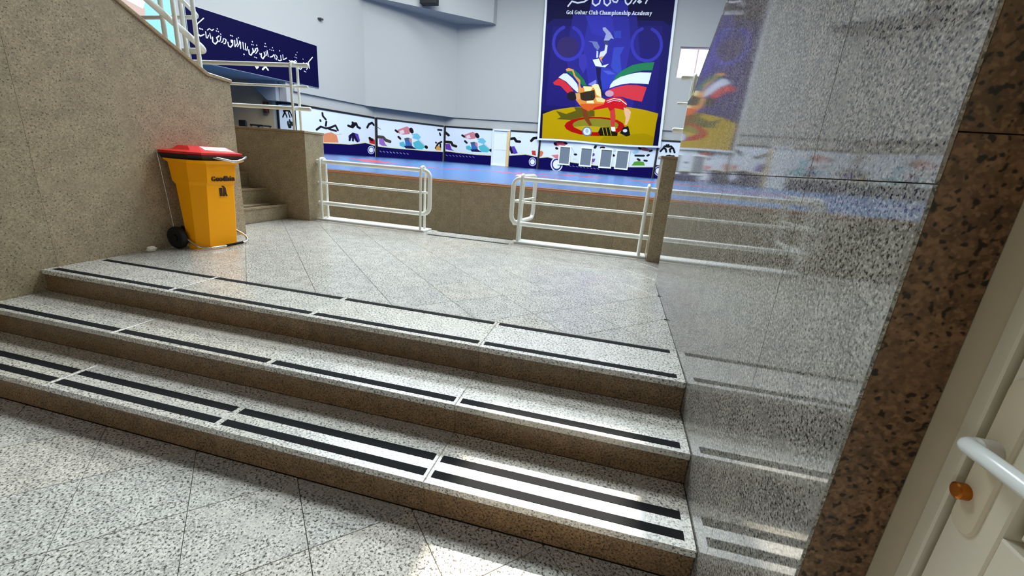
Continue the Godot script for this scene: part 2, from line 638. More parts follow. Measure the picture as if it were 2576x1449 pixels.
	part("added_gallery_wall", Sh.new().box(Vector3(-19.3, 3.8, 2.7), Vector3(9.3, 11.2, 2.95)).done(), mat(Color(0.58, 0.50, 0.41), 0.9), gallery)  # unseen wall added to cut light bounced back onto the risers
	part("gallery_slab", Sh.new().box(Vector3(-19.3, 3.5, 2.7), Vector3(9.3, 3.8, 5.3)).done(), plaster_warm, gallery)

	# walls round the mat: lower part
	var lower := struct("wall_lower", "white plastered lower wall behind the painted panels", "wall")
	part("wall_part", wall_piece(P1, P2, inside, 0.63, 3.26, 0.3), plaster, lower)
	part("wall_part", wall_piece(P2, P3, inside, 0.63, 3.26, 0.3), plaster, lower)
	part("wall_part", wall_piece(P3, P6, inside, 0.63, 3.26, 0.3), plaster, lower)
	part("wall_part", wall_piece(P0, P1, inside, 0.63, 3.6, 0.2), plaster, lower)
	part("recess_wall", wall_piece(Vector2(-19.3, -14.81), P0, inside, 0.63, 3.6, 0.2), plaster_warm, lower)
	# upper part, standing forward of it, with the window at its right
	var upper := struct("wall_upper", "white plastered upper wall of the hall overhanging the lower wall", "wall")
	var U0 := Vector2(-17.5, -5.0)
	var U1 := Vector2(-14.30, -19.98)
	var U2 := Vector2(-10.72, -24.03)
	var U3 := Vector2(1.5, -24.386)
	var U4 := Vector2(9.3, -24.613)
	var UM := U0.lerp(U1, (15.72 - 5.0) / 14.98)
	part("wall_part", Sh.new().prism(PackedVector2Array([U0, UM, Vector2(-19.3, -15.72), Vector2(-19.3, -5)]), Vector3.ZERO, EX, EZ, EY, 3.60, 11.2).done(), plaster, upper)
	part("wall_part", Sh.new().prism(PackedVector2Array([UM, U1, U2, U3, U3 + Vector2(0, -1.2), Vector2(-12, -25.6), Vector2(-19.3, -22.5), Vector2(-19.3, -15.72)]), Vector3.ZERO, EX, EZ, EY, 3.27, 11.2).done(), plaster, upper)
	part("wall_part", wall_piece(U3, U4, inside, 3.27, 5.95, 0.35), plaster, upper)
	part("wall_part", wall_piece(U3, U4, inside, 7.47, 11.2, 0.35), plaster, upper)
	part("wall_part", wall_piece(U3, Vector2(1.79, -24.395), inside, 5.95, 7.47, 0.35), plaster, upper)
	part("wall_part", wall_piece(Vector2(4.0, -24.459), U4, inside, 5.95, 7.47, 0.35), plaster, upper)
	# beam across the cut corner
	var beam := struct("beam_corner", "white boxed beam with grey underside across the hall corner", "beam")
	part("beam_box", Sh.new().prism(PackedVector2Array([Vector2(-8.4, -24.15), Vector2(-8.49, -23.72), Vector2(-13.3, -20.07), Vector2(-14.62, -19.05), Vector2(-14.35, -20.05), Vector2(-10.75, -24.1)]), Vector3.ZERO, EX, EZ, EY, 8.32, 11.2).done(), plaster, beam)
	# column and sloping slab at the end of the painted wall
	var column := struct("column", "white column over the end of the painted wall", "column")
	part("shaft", Sh.new().box(Vector3(-15.70, 2.78, -15.60), Vector3(-15.33, 3.6, -15.35), 0.01).done(), plaster, column)
	var slope := struct("beam_sloping", "grey sloping underside of a stair beside the dark recess", "beam")
	part("sloping_slab", Sh.new().prism(PackedVector2Array([Vector2(-17.2, 3.6), Vector2(-16.2, 2.78), Vector2(-15.72, 2.78), Vector2(-15.72, 3.6)]), Vector3(0, 0, -15.45), EX, EY, EZ, 0.0, 0.3).done(), mat(Color(0.55, 0.56, 0.58), 0.9), slope)
	# window high on the far wall
	var win := struct("window_1", "small bright high window with a thin pinkish frame", "window")
	var wd := (U4 - U3).normalized()
	var wx := Vector3(wd.x, 0, wd.y)
	var wn := Vector3(-wd.y, 0, wd.x)
	var wo := Vector3(1.79, 5.95, -24.395)
	var pink := mat(Color(0.86, 0.74, 0.72), 0.5)
	for r in [rect(0, 0, 2.21, 0.06), rect(0, 1.46, 2.21, 1.52), rect(0, 0.06, 0.06, 1.46), rect(2.15, 0.06, 2.21, 1.46), rect(0.92, 0.06, 0.98, 1.46)]:
		part("frame_bar", Sh.new().prism(r, wo, wx, EY, wn, -0.2, -0.1, 0.005).done(), pink, win)
	var pane := mat(Color(0.95, 0.97, 1.0, 0.12), 0.05)
	pane.transparency = BaseMaterial3D.TRANSPARENCY_ALPHA
	part("pane", Sh.new().prism(rect(0.06, 0.06, 0.92, 1.46), wo, wx, EY, wn, -0.16, -0.15).done(), pane, win)
	part("pane", Sh.new().prism(rect(0.98, 0.06, 2.15, 1.46), wo, wx, EY, wn, -0.16, -0.15).done(), pane, win)

	# ---------------------------------------------------------------- lower floor
	var floor_low := struct("floor", "grey speckled granite tiles laid diagonally below the steps", "floor")
	part("bed", Sh.new().box(Vector3(-W - 0.15, -0.8, 0.66), Vector3(1.4, -0.505, 5.3)).done(), grout, floor_low)
	lay_tiles(floor_low, rect(-W, 0.695, 0.75, 3.1), -0.495, -3.03, -1.04, 0.586, floor_stone)
	# ---------------------------------------------------------------- landing
	var landing := struct("floor_landing", "pale grey granite tiles laid diagonally on the landing", "floor")
	part("bed", Sh.new().box(Vector3(-8.2, -0.5, -3.36), Vector3(1.6, -0.01, -0.38)).done(), grout, landing)
	lay_tiles(landing, PackedVector2Array([Vector2(-W, -0.402), Vector2(-W, -1.8), Vector2(-4.9, -1.8), Vector2(-4.9, -2.975), Vector2(-4.55, -2.975), Vector2(-4.55, -3.1), Vector2(-0.03, -3.1), Vector2(-0.03, -2.975), Vector2(0.4, -2.975), Vector2(0.4, -1.98), Vector2(-0.002, -1.98), Vector2(-0.002, -0.402)]), 0.0, -2.06, -0.977, 0.598, tile_stone)
	var kerb := struct("curb_landing", "white stone edge under the railings at the far side of the landing", "curb")
	part("edge_stone", Sh.new().box(Vector3(-4.55, -0.01, -3.36), Vector3(-2.90, 0.022, -3.105), 0.004).done(), mat(Color(0.86, 0.86, 0.84), 0.35), kerb)
	part("edge_stone", Sh.new().box(Vector3(-2.895, -0.01, -3.36), Vector3(-1.665, 0.0, -3.105), 0.002).done(), tile_stone[0], kerb)
	part("edge_stone", Sh.new().box(Vector3(-1.66, -0.01, -3.36), Vector3(-0.03, 0.022, -3.105), 0.004).done(), mat(Color(0.86, 0.86, 0.84), 0.35), kerb)
	part("anti_slip_strip", Sh.new().box(Vector3(-2.80, 0.0, -3.035), Vector3(-1.70, 0.0018, -2.985), 0.0005).done(), rubber, kerb)
	part("anti_slip_strip", Sh.new().box(Vector3(-2.80, 0.0, -3.355), Vector3(-1.72, 0.0018, -3.305), 0.0005).done(), rubber, kerb)

	# ---------------------------------------------------------------- the three steps
	var flight := thing("stair_flight", "wide flight of three granite steps with paired black anti-slip strips", "stairs")
	flight.set_meta("kind", "structure")
	var xs := [-W, -3.312, -2.216, -1.106, -0.002]
	for k in 3:
		var back: float = -0.40 if k == 0 else (k - 1) * D - 0.014
		for i in 4:
			part("tread", Sh.new().box(Vector3(xs[i] + 0.0004, -k * H - 0.032, back), Vector3(xs[i + 1] - 0.0004, -k * H, k * D), 0.003).done(), tread_stone[(i + k) % 3], flight)
			part("riser", Sh.new().box(Vector3(xs[i] + 0.0004, -(k + 1) * H, k * D - 0.034), Vector3(xs[i + 1] - 0.0004, -k * H - 0.032, k * D - 0.014), 0.001).done(), riser_stone[(i * 2 + k) % 3], flight)
		part("core", Sh.new().box(Vector3(-W, -0.8, back), Vector3(-0.002, -k * H - 0.033, k * D - 0.035)).done(), grout, flight)
		for row in [[[-0.392, -0.352], [-0.078, -0.036]], [[0.279, 0.322]], [[0.517, 0.562], [0.620, 0.664]]][k]:
			for i in 4:
				part("anti_slip_strip", Sh.new().box(Vector3(xs[i] + (0.05 if i == 0 else 0.017), -k * H, row[0]), Vector3(xs[i + 1] - (0.04 if i == 3 else 0.017), -k * H + 0.0018, row[1]), 0.0006).done(), rubber, flight)

	var tape := thing("white_sticker", "small blank white sticker between the strips of the lowest step", "sticker", Vector3(-0.225, -2 * H, 0.591))
	part("sheet", Sh.new().box(Vector3(-0.042, 0.0, -0.026), Vector3(0.042, 0.0008, 0.026), 0.0002).done(), mat(Color(0.9, 0.9, 0.9), 0.5), tape)

	# ---------------------------------------------------------------- right wall
	var wr := struct("wall_right", "polished speckled granite wall beside the steps, mirroring the hall", "wall")
	var prof := PackedVector2Array([Vector2(1.25, -0.5), Vector2(1.25, 3.09), Vector2(-1.80, 1.575), Vector2(-1.985, 1.56), Vector2(-1.985, -0.5)])
	clad(wr, prof, Vector3.ZERO, EZ, EY, -EX, [-3.0, -1.02, -0.12, 0.78, 2.0], [-1.0, 1.022, 2.05, 4.0], 0.0009, wall_stone, 0.006)
	part("core", Sh.new().prism(PackedVector2Array([Vector2(1.23, -0.5), Vector2(1.23, 3.07), Vector2(-1.80, 1.56), Vector2(-1.97, 1.545), Vector2(-1.97, -0.5)]), Vector3(0.099, 0, 0), EZ, EY, -EX, 0.0, 0.092).done(), grout, wr)
	part("back_slab", Sh.new().prism(PackedVector2Array([Vector2(1.228, -0.5), Vector2(1.228, 3.07), Vector2(-1.80, 1.575), Vector2(-1.96, 1.56), Vector2(-1.96, -0.5)]), Vector3(0.12, 0, 0), EZ, EY, EX, -0.02, 0.0, 0.001).done(), wall_stone[1], wr)
	clad(wr, rect(0.0065, -0.5, 0.1198, 3.08), Vector3(0, 0, 1.25), EX, EY, EZ, [0.0, 0.2], [-1.0, 1.1, 4.0], 0.0009, shaded_end_stone, 0.02)
	clad(wr, rect(0.0065, -0.5, 0.1198, 1.55), Vector3(0, 0, -1.985), EX, EY, -EZ, [0.0, 0.2], [-1.0, 1.1, 4.0], 0.0009, wall_stone, 0.015)
	part("cap_stone", Sh.new().prism(PackedVector2Array([Vector2(1.25, 3.092), Vector2(1.25, 3.122), Vector2(-1.808, 1.605), Vector2(-1.99, 1.59), Vector2(-1.99, 1.562), Vector2(-1.80, 1.577)]), Vector3(0.125, 0, 0), EZ, EY, -EX, 0.0, 0.128, 0.003).done(), wall_stone[2], wr)

	# ---------------------------------------------------------------- left wall
	var wl := struct("wall_left", "beige granite stair wall with a sloping capped top", "wall")
	var profl := PackedVector2Array([Vector2(3.2, -0.5), Vector2(3.2, 4.2), Vector2(-1.54, 1.565), Vector2(-1.80, 1.545), Vector2(-1.80, 0.0), Vector2(0.6, -0.5)])
	clad(wl, profl, Vector3(-W, 0, 0), EZ, EY, EX, [-2.0, -0.1, 1.6, 3.3], [-1.0, 5.0], 0.0004, left_stone)
	part("core", Sh.new().prism(profl, Vector3(-W - 0.15, 0, 0), EZ, EY, EX, 0.0, 0.129).done(), left_stone[1], wl)
	part("cap_stone", Sh.new().prism(PackedVector2Array([Vector2(3.2, 4.202), Vector2(3.2, 4.237), Vector2(-1.553, 1.60), Vector2(-1.815, 1.58), Vector2(-1.815, 1.547), Vector2(-1.54, 1.567)]), Vector3(-W - 0.165, 0, 0), EZ, EY, EX, 0.0, 0.18, 0.006).done(), cap_stone[0], wl)

	# ---------------------------------------------------------------- stair behind the bin, its parapets
	var side := thing("side_stair", "narrow beige granite stair climbing behind the yellow bin", "stairs")
	side.set_meta("kind", "structure")
	for k in 4:
		var x := -4.9 - 0.306 * k
		var y := 0.196 * (k + 1)
		part("riser", Sh.new().box(Vector3(x - 0.03, y - 0.196, -2.978), Vector3(x - 0.012, y - 0.028, -1.80), 0.001).done(), left_stone[k % 2], side)
		part("tread", Sh.new().box(Vector3(x - 0.34 if k < 3 else x - 2.2, y - 0.028, -2.978), Vector3(x, y, -1.80), 0.003).done(), cap_stone[0], side)
		part("core", Sh.new().box(Vector3(x - 0.34 if k < 3 else x - 2.2, -0.3, -2.978), Vector3(x - 0.031, y - 0.029, -1.80)).done(), grout, side)
		for s in [0.04, 0.10]:
			part("anti_slip_strip", Sh.new().box(Vector3(x - s - 0.03, y, -2.86), Vector3(x - s, y + 0.0016, -1.92), 0.0005).done(), rubber, side)
	for s in [0, 1]:
		var par := struct("wall_parapet", ["granite parapet wall end beside the side stair, railings on top", "narrow granite parapet end beside the polished wall"][s], "wall")
		var x0: float = [-8.2, -0.027][s]
		var x1: float = [-4.556, 1.6][s]
		part("slab", Sh.new().box(Vector3(x0, -0.02, -3.0), Vector3(x1 - 0.0, 1.148, -2.98), 0.001).done(), left_stone[s], par)
		part("slab", Sh.new().box(Vector3(x0, -0.02, -3.355), Vector3(x1, 1.148, -3.335), 0.001).done(), left_stone[0], par)
		part("end_slab", Sh.new().box(Vector3([x1 - 0.02, x0][s], -0.02, -3.335), Vector3([x1, x0 + 0.02][s], 1.148, -3.0), 0.001).done(), left_stone[1], par)
		part("core", Sh.new().box(Vector3(x0 + 0.02, -0.02, -3.335), Vector3(x1 - 0.02, 1.148, -3.0)).done(), grout, par)
		part("cap_stone", Sh.new().box(Vector3(x0 - (0.03 if s == 1 else 0.0), 1.15, -3.365), Vector3(x1 + (0.012 if s == 0 else 0.0), 1.18, -2.97), 0.004).done(), cap_stone[0], par)

	# ---------------------------------------------------------------- railings
	var rail := thing("guard_railing", "white tube railing between the parapet and the gap, simple rounded end", "railing", Vector3(-2.96, 0.02, -3.2), "railings at the landing edge")
	var o := rail.position
	part("rail_loop", Sh.new().tube(fillet([Vector3(-4.58, 0.80, -3.2) - o, Vector3(-2.865, 0.80, -3.2) - o, Vector3(-2.865, 0.235, -3.2) - o, Vector3(-4.58, 0.235, -3.2) - o], 0.11), 0.0285).done(), white_paint, rail)
	part("middle_rail", Sh.new().tube(PackedVector3Array([Vector3(-4.58, 0.515, -3.2) - o, Vector3(-2.87, 0.515, -3.2) - o]), 0.015).done(), white_paint, rail)
	for x in [-4.47, -2.965]:
		hairpin(rail, Vector3(x, 0.02, -3.135) - o, Vector3(x, 0.02, -3.265) - o, 0.845 - o.y, 0.0165, white_paint)
		for z in [-3.135, -3.265]:
			part("foot_plate", Sh.new().lathe(PackedVector2Array([Vector2(0.03, 0.0), Vector2(0.03, 0.004), Vector2(0.018, 0.008)]), Vector3(x, 0.02, z) - o, EY, 14).done(), white_paint, rail)
	rail = thing("guard_railing", "white tube railing with a second loop turning towards the mat", "railing", Vector3(-1.62, 0.02, -3.2), "railings at the landing edge")
	o = rail.position
	part("rail_loop", Sh.new().tube(fillet([Vector3(0.02, 0.80, -3.2) - o, Vector3(-1.735, 0.80, -3.2) - o, Vector3(-1.735, 0.245, -3.2) - o, Vector3(0.02, 0.245, -3.2) - o], 0.11), 0.0285).done(), white_paint, rail)
	part("return_loop", Sh.new().tube(fillet([Vector3(-1.70, 0.815, -3.23) - o, Vector3(-1.60, 0.825, -3.95) - o, Vector3(-1.60, 0.24, -3.95) - o, Vector3(-1.70, 0.24, -3.23) - o], 0.10), 0.0285).done(), white_paint, rail)
	part("middle_rail", Sh.new().tube(PackedVector3Array([Vector3(-1.73, 0.52, -3.2) - o, Vector3(0.02, 0.52, -3.2) - o]), 0.015).done(), white_paint, rail)
	part("middle_rail", Sh.new().tube(PackedVector3Array([Vector3(-1.72, 0.52, -3.22) - o, Vector3(-1.60, 0.52, -3.94) - o]), 0.015).done(), white_paint, rail)
	for x in [-1.62, -0.115]:
		hairpin(rail, Vector3(x, 0.02, -3.135) - o, Vector3(x, 0.02, -3.265) - o, 0.85 - o.y, 0.0175, white_paint)
		for z in [-3.135, -3.265]:
			part("foot_plate", Sh.new().lathe(PackedVector2Array([Vector2(0.032, 0.0), Vector2(0.032, 0.004), Vector2(0.019, 0.008)]), Vector3(x, 0.02, z) - o, EY, 14).done(), white_paint, rail)
	for s in [0, 1]:
		rail = thing("parapet_railing", ["three white tubes on posts along the top of the stair parapet", "white rail ends showing past the sloping edge of the polished wall"][s], "railing", Vector3([-4.79, 0.15][s], 1.18, -3.15), "railings on the parapets")
		o = rail.position
		var near: float = [-4.575, 0.035][s]
		var far: float = [-8.0, 1.6][s]
		for r in [[1.985, 0.027, "top_rail"], [1.73, 0.0165, "middle_rail"], [1.46, 0.0265, "bottom_rail"]]:
			part(r[2], Sh.new().tube(PackedVector3Array([Vector3(far, r[0], -3.15) - o, Vector3(near - (0.02 if r[1] < 0.02 and s == 0 else 0.0), r[0], -3.15) - o]), r[1]).done(), white_paint, rail)
		for x in [[-4.79, -6.6], [0.16, 1.4]][s]:
			hairpin(rail, Vector3(x, 1.18, -3.085) - o, Vector3(x, 1.18, -3.215) - o, 2.02 - o.y, 0.0165, white_paint)
	rail = thing("stair_railing", "white sloping tubes crossing on posts above the beige wall top", "railing", Vector3(-4.52, 1.62, -1.53))
	o = rail.position
	for r in [[1.80, 0.028, -1.64, -5.2, "bottom_rail"], [2.08, 0.018, -1.615, -5.5, "middle_rail"], [2.36, 0.028, -1.62, -5.2, "top_rail"]]:
		part(r[4], Sh.new().tube(fillet([Vector3(-4.52, r[0] + 0.55 * 3.0, r[2] + 3.0) - o, Vector3(-4.52, r[0], r[2]) - o, Vector3(r[3], r[0], r[2] - 0.02) - o], 0.07), r[1]).done(), white_paint, rail)
	for z in [-1.50, -1.31, -0.2]:
		hairpin(rail, Vector3(-4.455, 1.60 + 0.555 * (z + 1.55), z) - o, Vector3(-4.59, 1.60 + 0.555 * (z + 1.55), z) - o, 2.48 + 0.55 * (z + 1.55) - o.y, 0.0185, white_paint)

	# ---------------------------------------------------------------- yellow bin
	bin(chrome, rubber)
	# scrap of paper by the wall
	var sc := Sh.new()
	var rows := []
	for i in 6:
		var ring := PackedVector3Array()
		for k in 9:
			var t := TAU * k / 9
			var rr := sin(PI * (i + 0.35) / 5.7) * rng.randf_range(0.75, 1.2)
			ring.append(Vector3(cos(t) * rr * 0.03, 0.026 - cos(PI * (i + 0.35) / 5.7) * 0.025, sin(t) * rr * 0.042))
		rows.append(ring)
	sc.loft(rows, EY)
	var scrap := thing("crumpled_paper", "small crumpled white paper at the foot of the beige wall", "paper", Vector3(-4.39, 0.0, -0.735))
	part("paper_ball", sc.done(), mat(Color(0.88, 0.85, 0.78), 0.8), scrap)

	# ---------------------------------------------------------------- mat platform
	var plat := thing("wrestling_platform", "raised platform with brown granite front, wooden edge and blue mat", "platform", Vector3(-5, 0.0, -4.72))
	o = plat.position
	var fa := Vector2(-19.2, -3.96)
	var fb := Vector2(9.2, -5.44)
	var fd := (fb - fa).normalized()
	var ed := Vector3(fd.x, 0, fd.y)
	var en := Vector3(-fd.y, 0, fd.x)
	var fo := Vector3(fa.x, 0, fa.y) - o
	var outline := PackedVector2Array([fa, fb, Vector2(9.05, -24.70), P3, P2, P1, P0, Vector2(-19.28, -14.81)])
	var s0 := 8.4
	while s0 < 22.0:
		part("face_slab", Sh.new().prism(rect(s0 + 0.001, -0.5, s0 + 1.299, 0.568), fo, ed, EY, en, -0.02, 0.0, 0.001).done(), left_stone[int(s0 * 10) % 2], plat)
		s0 += 1.3
	part("wood_edge", Sh.new().prism(rect(0, 0.57, 28.4, 0.598), fo, ed, EY, en, -0.1, 0.022, 0.004).done(), mat(Color(0.74, 0.50, 0.33), 0.5), plat)
	part("wood_edge", Sh.new().prism(rect(0, 0.599, 28.4, 0.624), fo, ed, EY, en, -0.1, 0.012, 0.004).done(), mat(Color(0.82, 0.60, 0.42), 0.5), plat)
	var inner := outline.duplicate()
	inner[0] -= Vector2(en.x, en.z) * 0.03
	inner[1] -= Vector2(en.x, en.z) * 0.03
	part("core", Sh.new().prism(inner, -o, EX, EZ, EY, -0.5, 0.60).done(), grout, plat)
	var blue := mat(Color(0.13, 0.36, 0.60), 0.25)
	part("mat_surface", Sh.new().prism(outline, -o, EX, EZ, EY, 0.60, 0.63, 0.004).done(), blue, plat)
	var red := mat(Color(0.72, 0.12, 0.16), 0.3)
	for b in [[-6.6, -8.9, -1.1, -15.9, 0.16], [-10.2, -13.0, -7.8, -10.55, 0.5], [0.1, -14.4, 1.5, -15.9, 0.45], [-2.6, -15.2, -1.2, -14.3, 0.35], [-4.2, -11.2, -2.1, -10.4, 0.2]]:
		var a2 := Vector2(b[0], b[1])
		var b2 := Vector2(b[2], b[3])
		var q := (b2 - a2).normalized().orthogonal() * (b[4] as float)
		part("red_line", Sh.new().prism(PackedVector2Array([a2 + q, b2 + q, b2 - q, a2 - q]), -o, EX, EZ, EY, 0.63, 0.6315).done(), red, plat)

	# ---------------------------------------------------------------- painted panels
	var m1 := mural("painted panel with black wrestlers and an orange patch beside the parapet", P1, P2, "MURAL_A", 512, black_frame)
	var m2 := mural("painted panel in the cut corner with red and turquoise wrestlers", P2.lerp(P3, 0.02), P3.lerp(P2, 0.02), "MURAL_B", 512, black_frame)
	var m3 := mural("painted panel cut by the white door, red and turquoise wrestlers", P3, P4, "MURAL_C", 640, black_frame, [[3.12, 4.22]])
	var m4 := mural("painted panel under the big poster with four grey windows in it", P4, P5, "MURAL_D", 640, black_frame)
	var m5 := mural("painted panel with two grappling black silhouettes beyond the narrow parapet", P5, Vector2(4.6, -24.577), "MURAL_E", 384, black_frame)
	var m0 := mural("narrow painted panel turned away beside the dark recess", P0 + Vector2(0.2, -0.045), P1, "MURAL_F", 192, black_frame)
	for pm in [m1, m2, m3, m4, m5, m0]:
		part("side_post", Sh.new().box(Vector3(-0.03, 0.0, -0.015), Vector3(0.065, 2.12, 0.075), 0.004).done(), black_frame, pm)

	# far door standing open
	var fdoor := struct("door_2", "white panelled door standing ajar in the painted wall", "door")
	var ux := (P6 - P3).normalized()
	var dx := Vector3(ux.x, 0, ux.y)
	var dn := Vector3(-ux.y, 0, ux.x)
	var dorg := Vector3(P3.x, 0.63, P3.y) + dx * 3.12
	var door_white := mat(Color(0.86, 0.88, 0.90), 0.5)
	part("jamb", Sh.new().prism(rect(0.0, 0.0, 0.09, 2.12), dorg, dx, EY, dn, 0.0, 0.12, 0.005).done(), door_white, fdoor)
	part("jamb", Sh.new().prism(rect(0.93, 0.0, 1.10, 2.12), dorg, dx, EY, dn, 0.0, 0.10, 0.005).done(), mat(Color(0.85, 0.72, 0.50), 0.5), fdoor)  # tan strip paints in the yellow-lit room past the leaf
	part("head", Sh.new().prism(rect(0.0, 2.05, 1.10, 2.14), dorg, dx, EY, dn, 0.0, 0.12, 0.005).done(), door_white, fdoor)
	part("leaf", Sh.new().prism(rect(0.09, 0.03, 0.93, 2.05), dorg, dx, EY, dn, 0.005, 0.045, 0.004).done(), door_white, fdoor)
	part("leaf_rail", Sh.new().prism(rect(0.14, 0.95, 0.88, 1.0), dorg, dx, EY, dn, 0.045, 0.058, 0.004).done(), door_white, fdoor)
	part("threshold", Sh.new().prism(rect(0.05, 0.0, 0.95, 0.04), dorg, dx, EY, dn, 0.0, 0.16, 0.005).done(), door_white, fdoor)
	# four grey windows
	for i in 4:
		var wx0: float = [-4.12, -2.86, -1.70, -0.79][i]
		var ww: float = [0.72, 0.74, 0.74, 0.78][i]
		var base := Vector3(wx0, 0.0, P4.y + (wx0 - P4.x) * ux.y / ux.x)
		var wn4 := struct("window_%d" % (i + 2), ["grey window with white frame, nearest the white door", "grey window with white frame, second from the white door", "grey window with white frame, third from the white door", "grey window with white frame, farthest from the white door"][i], "window")
		for r in [rect(0, 0.98, ww, 1.06), rect(0, 2.0, ww, 2.08), rect(0, 1.06, 0.07, 2.0), rect(ww - 0.07, 1.06, ww, 2.0)]:
			part("frame_bar", Sh.new().prism(r, base, dx, EY, dn, 0.0, 0.12, 0.006).done(), white_paint, wn4)
		part("screen", Sh.new().prism(rect(0.07, 1.06, ww - 0.07, 2.0), base, dx, EY, dn, 0.0, 0.075).done(), mat(Color(0.42, 0.46, 0.50), 0.4), wn4)

	# ---------------------------------------------------------------- posters and banner
	var ps := Sh.new()
	var hem := Sh.new()
	var nx := 16
	var ny := 18
	var at := func(u: float, v: float, off: float) -> Vector3:
		var y := 10.0 - v * 7.6
		var f := (y - 2.40) / 7.2
		var xl := lerpf(-5.336, -5.573, f)
		var xr := lerpf(1.468, 1.113, f)
		var x := lerpf(xl, xr, u)
		var wave := 0.05 * sin(u * 9.0 + 0.6) * v * v + 0.03 * sin(u * 5.0 + v * 3.0)
		return Vector3(x, y + 0.05 * sin(u * 7.0) * maxf(0.0, v - 0.8) * 5.0 * 0.6, P4.y + (x - P4.x) * ux.y / ux.x + 0.24 + wave + off)
	for i in nx:
		for j in ny:
			var uu := [float(i) / nx, float(i + 1) / nx]
			var vv := [float(j) / ny, float(j + 1) / ny]
			ps.quad_uv(at.call(uu[0], vv[0], 0.0), at.call(uu[1], vv[0], 0.0), at.call(uu[1], vv[1], 0.0), at.call(uu[0], vv[1], 0.0), EZ, Vector2(uu[0], vv[0]), Vector2(uu[1], vv[0]), Vector2(uu[1], vv[1]), Vector2(uu[0], vv[1]))
			var hu := [lerpf(-0.018, 1.02, uu[0]), lerpf(-0.018, 1.02, uu[1])]
			var hv := [lerpf(-0.01, 1.014, vv[0]), lerpf(-0.01, 1.014, vv[1])]
			hem.quad(at.call(hu[0], hv[0], -0.012), at.call(hu[1], hv[0], -0.012), at.call(hu[1], hv[1], -0.012), at.call(hu[0], hv[1], -0.012), EZ)
	var poster := thing("wrestling_poster", "tall blue and yellow wrestling poster with two flags on the far wall", "poster")
	part("print", ps.done(), print_mat("POSTER", 900, 1000, 0.4), poster)
	part("hem", hem.done(), mat(Color(0.86, 0.87, 0.88), 0.5), poster)
	lettering(poster, "Gol Gohar Club Championship Academy", Vector3(-2.2, 8.93, -24.05), Vector3(0, atan2(-ux.y, ux.x), 0), 4.5, 0.30, mat(Color(0.93, 0.93, 0.96), 0.5), "Droid Serif", 700)
	# slogan banner on the left upper wall
	var ud := (U1 - U0).normalized()
	var bo := func(z: float, y: float, off: float) -> Vector3:
		var k := (z - U0.y) / ud.y
		return Vector3(U0.x + ud.x * k + off * -ud.y, y, z + off * ud.x)
	var bn := Vector3(-ud.y, 0, ud.x)
	var slogan := thing("slogan_banner", "long navy banner with white calligraphy above the parapet rails", "banner")
	var sb := Sh.new()
	sb.quad_uv(bo.call(-11.6, 5.42, 0.05), bo.call(-17.0, 5.42, 0.05), bo.call(-17.0, 3.63, 0.05), bo.call(-11.6, 3.63, 0.05), bn, Vector2(0, 0), Vector2(1, 0), Vector2(1, 1), Vector2(0, 1))
	part("print", sb.done(), print_mat("SLOGAN", 1024, 340, 0.45), slogan)
	part("backing_board", Sh.new().prism(PackedVector2Array([Vector2(0, 3.62), Vector2(5.42 / absf(ud.y), 3.62), Vector2(5.42 / absf(ud.y), 5.43), Vector2(0, 5.43)]), bo.call(-11.59, 0.0, 0.0), Vector3(ud.x, 0, ud.y), EY, bn, 0.0, 0.045).done(), mat(Color(0.75, 0.77, 0.8), 0.6), slogan)
	# pale blue portrait panel further along, cut by the frame
	var cyan := thing("portrait_panel", "pale blue panel with a bearded white-capped portrait behind the sloping rails", "poster")
	part("board", Sh.new().prism(PackedVector2Array([Vector2(0, 3.4), Vector2(2.0, 3.4), Vector2(2.0, 6.0), Vector2(0, 6.0)]), bo.call(-9.3, 0.0, 0.0), Vector3(ud.x, 0, ud.y), EY, bn, 0.0, 0.05).done(), mat(Color(0.56, 0.80, 0.86), 0.5), cyan)
	for sh in [["robe_shape", [0.0, 3.4, 1.25, 3.4, 1.1, 4.25, 0.75, 4.5, 0.2, 4.5], Color(0.62, 0.52, 0.46), 0.054], ["face_shape", [0.30, 4.4, 0.75, 4.2, 1.05, 4.45, 1.12, 4.9, 0.30, 5.1], Color(0.80, 0.66, 0.58), 0.058], ["beard_shape", [0.45, 4.35, 0.8, 4.2, 1.02, 4.4, 0.95, 4.6, 0.6, 4.55], Color(0.86, 0.85, 0.82), 0.061], ["cap_shape", [0.5, 5.0, 1.05, 4.85, 1.25, 5.3, 0.9, 5.6, 0.4, 5.5], Color(0.90, 0.91, 0.90), 0.061]]:
		var pl := PackedVector2Array()
		for i in range(0, sh[1].size(), 2):
			pl.append(Vector2(sh[1][i], sh[1][i + 1]))
		part(sh[0], Sh.new().prism(pl, bo.call(-9.3, 0.0, 0.0), Vector3(ud.x, 0, ud.y), EY, bn, 0.05, sh[3]).done(), mat(sh[2], 0.6), cyan)
	# small fittings
	var spk := thing("loudspeaker", "black loudspeaker hung on the boxed beam at the top edge", "speaker", Vector3(-11.2, 8.40, -21.15))
	part("cabinet", Sh.new().box(Vector3(-0.45, 0.0, -0.2), Vector3(0.45, 0.5, 0.2), 0.02).done(), mat(Color(0.05, 0.05, 0.055), 0.6), spk)
	part("bracket", Sh.new().box(Vector3(-0.06, 0.15, -0.5), Vector3(0.06, 0.35, -0.2), 0.01).done(), mat(Color(0.2, 0.2, 0.2), 0.5), spk)
	var hook := thing("wall_bracket", "small dark metal bracket alone on the white upper wall", "bracket", bo.call(-17.26, 6.6, 0.0))
	part("arm", Sh.new().box(Vector3(-0.02, -0.04, -0.10), Vector3(0.16, 0.03, 0.10), 0.008).done(), mat(Color(0.25, 0.24, 0.23), 0.6), hook)
	# furniture in the dark recess
	var chair := thing("office_chair", "black rounded chair back in the dark recess under the gallery", "chair", Vector3(-17.25, 0.63, -14.75))
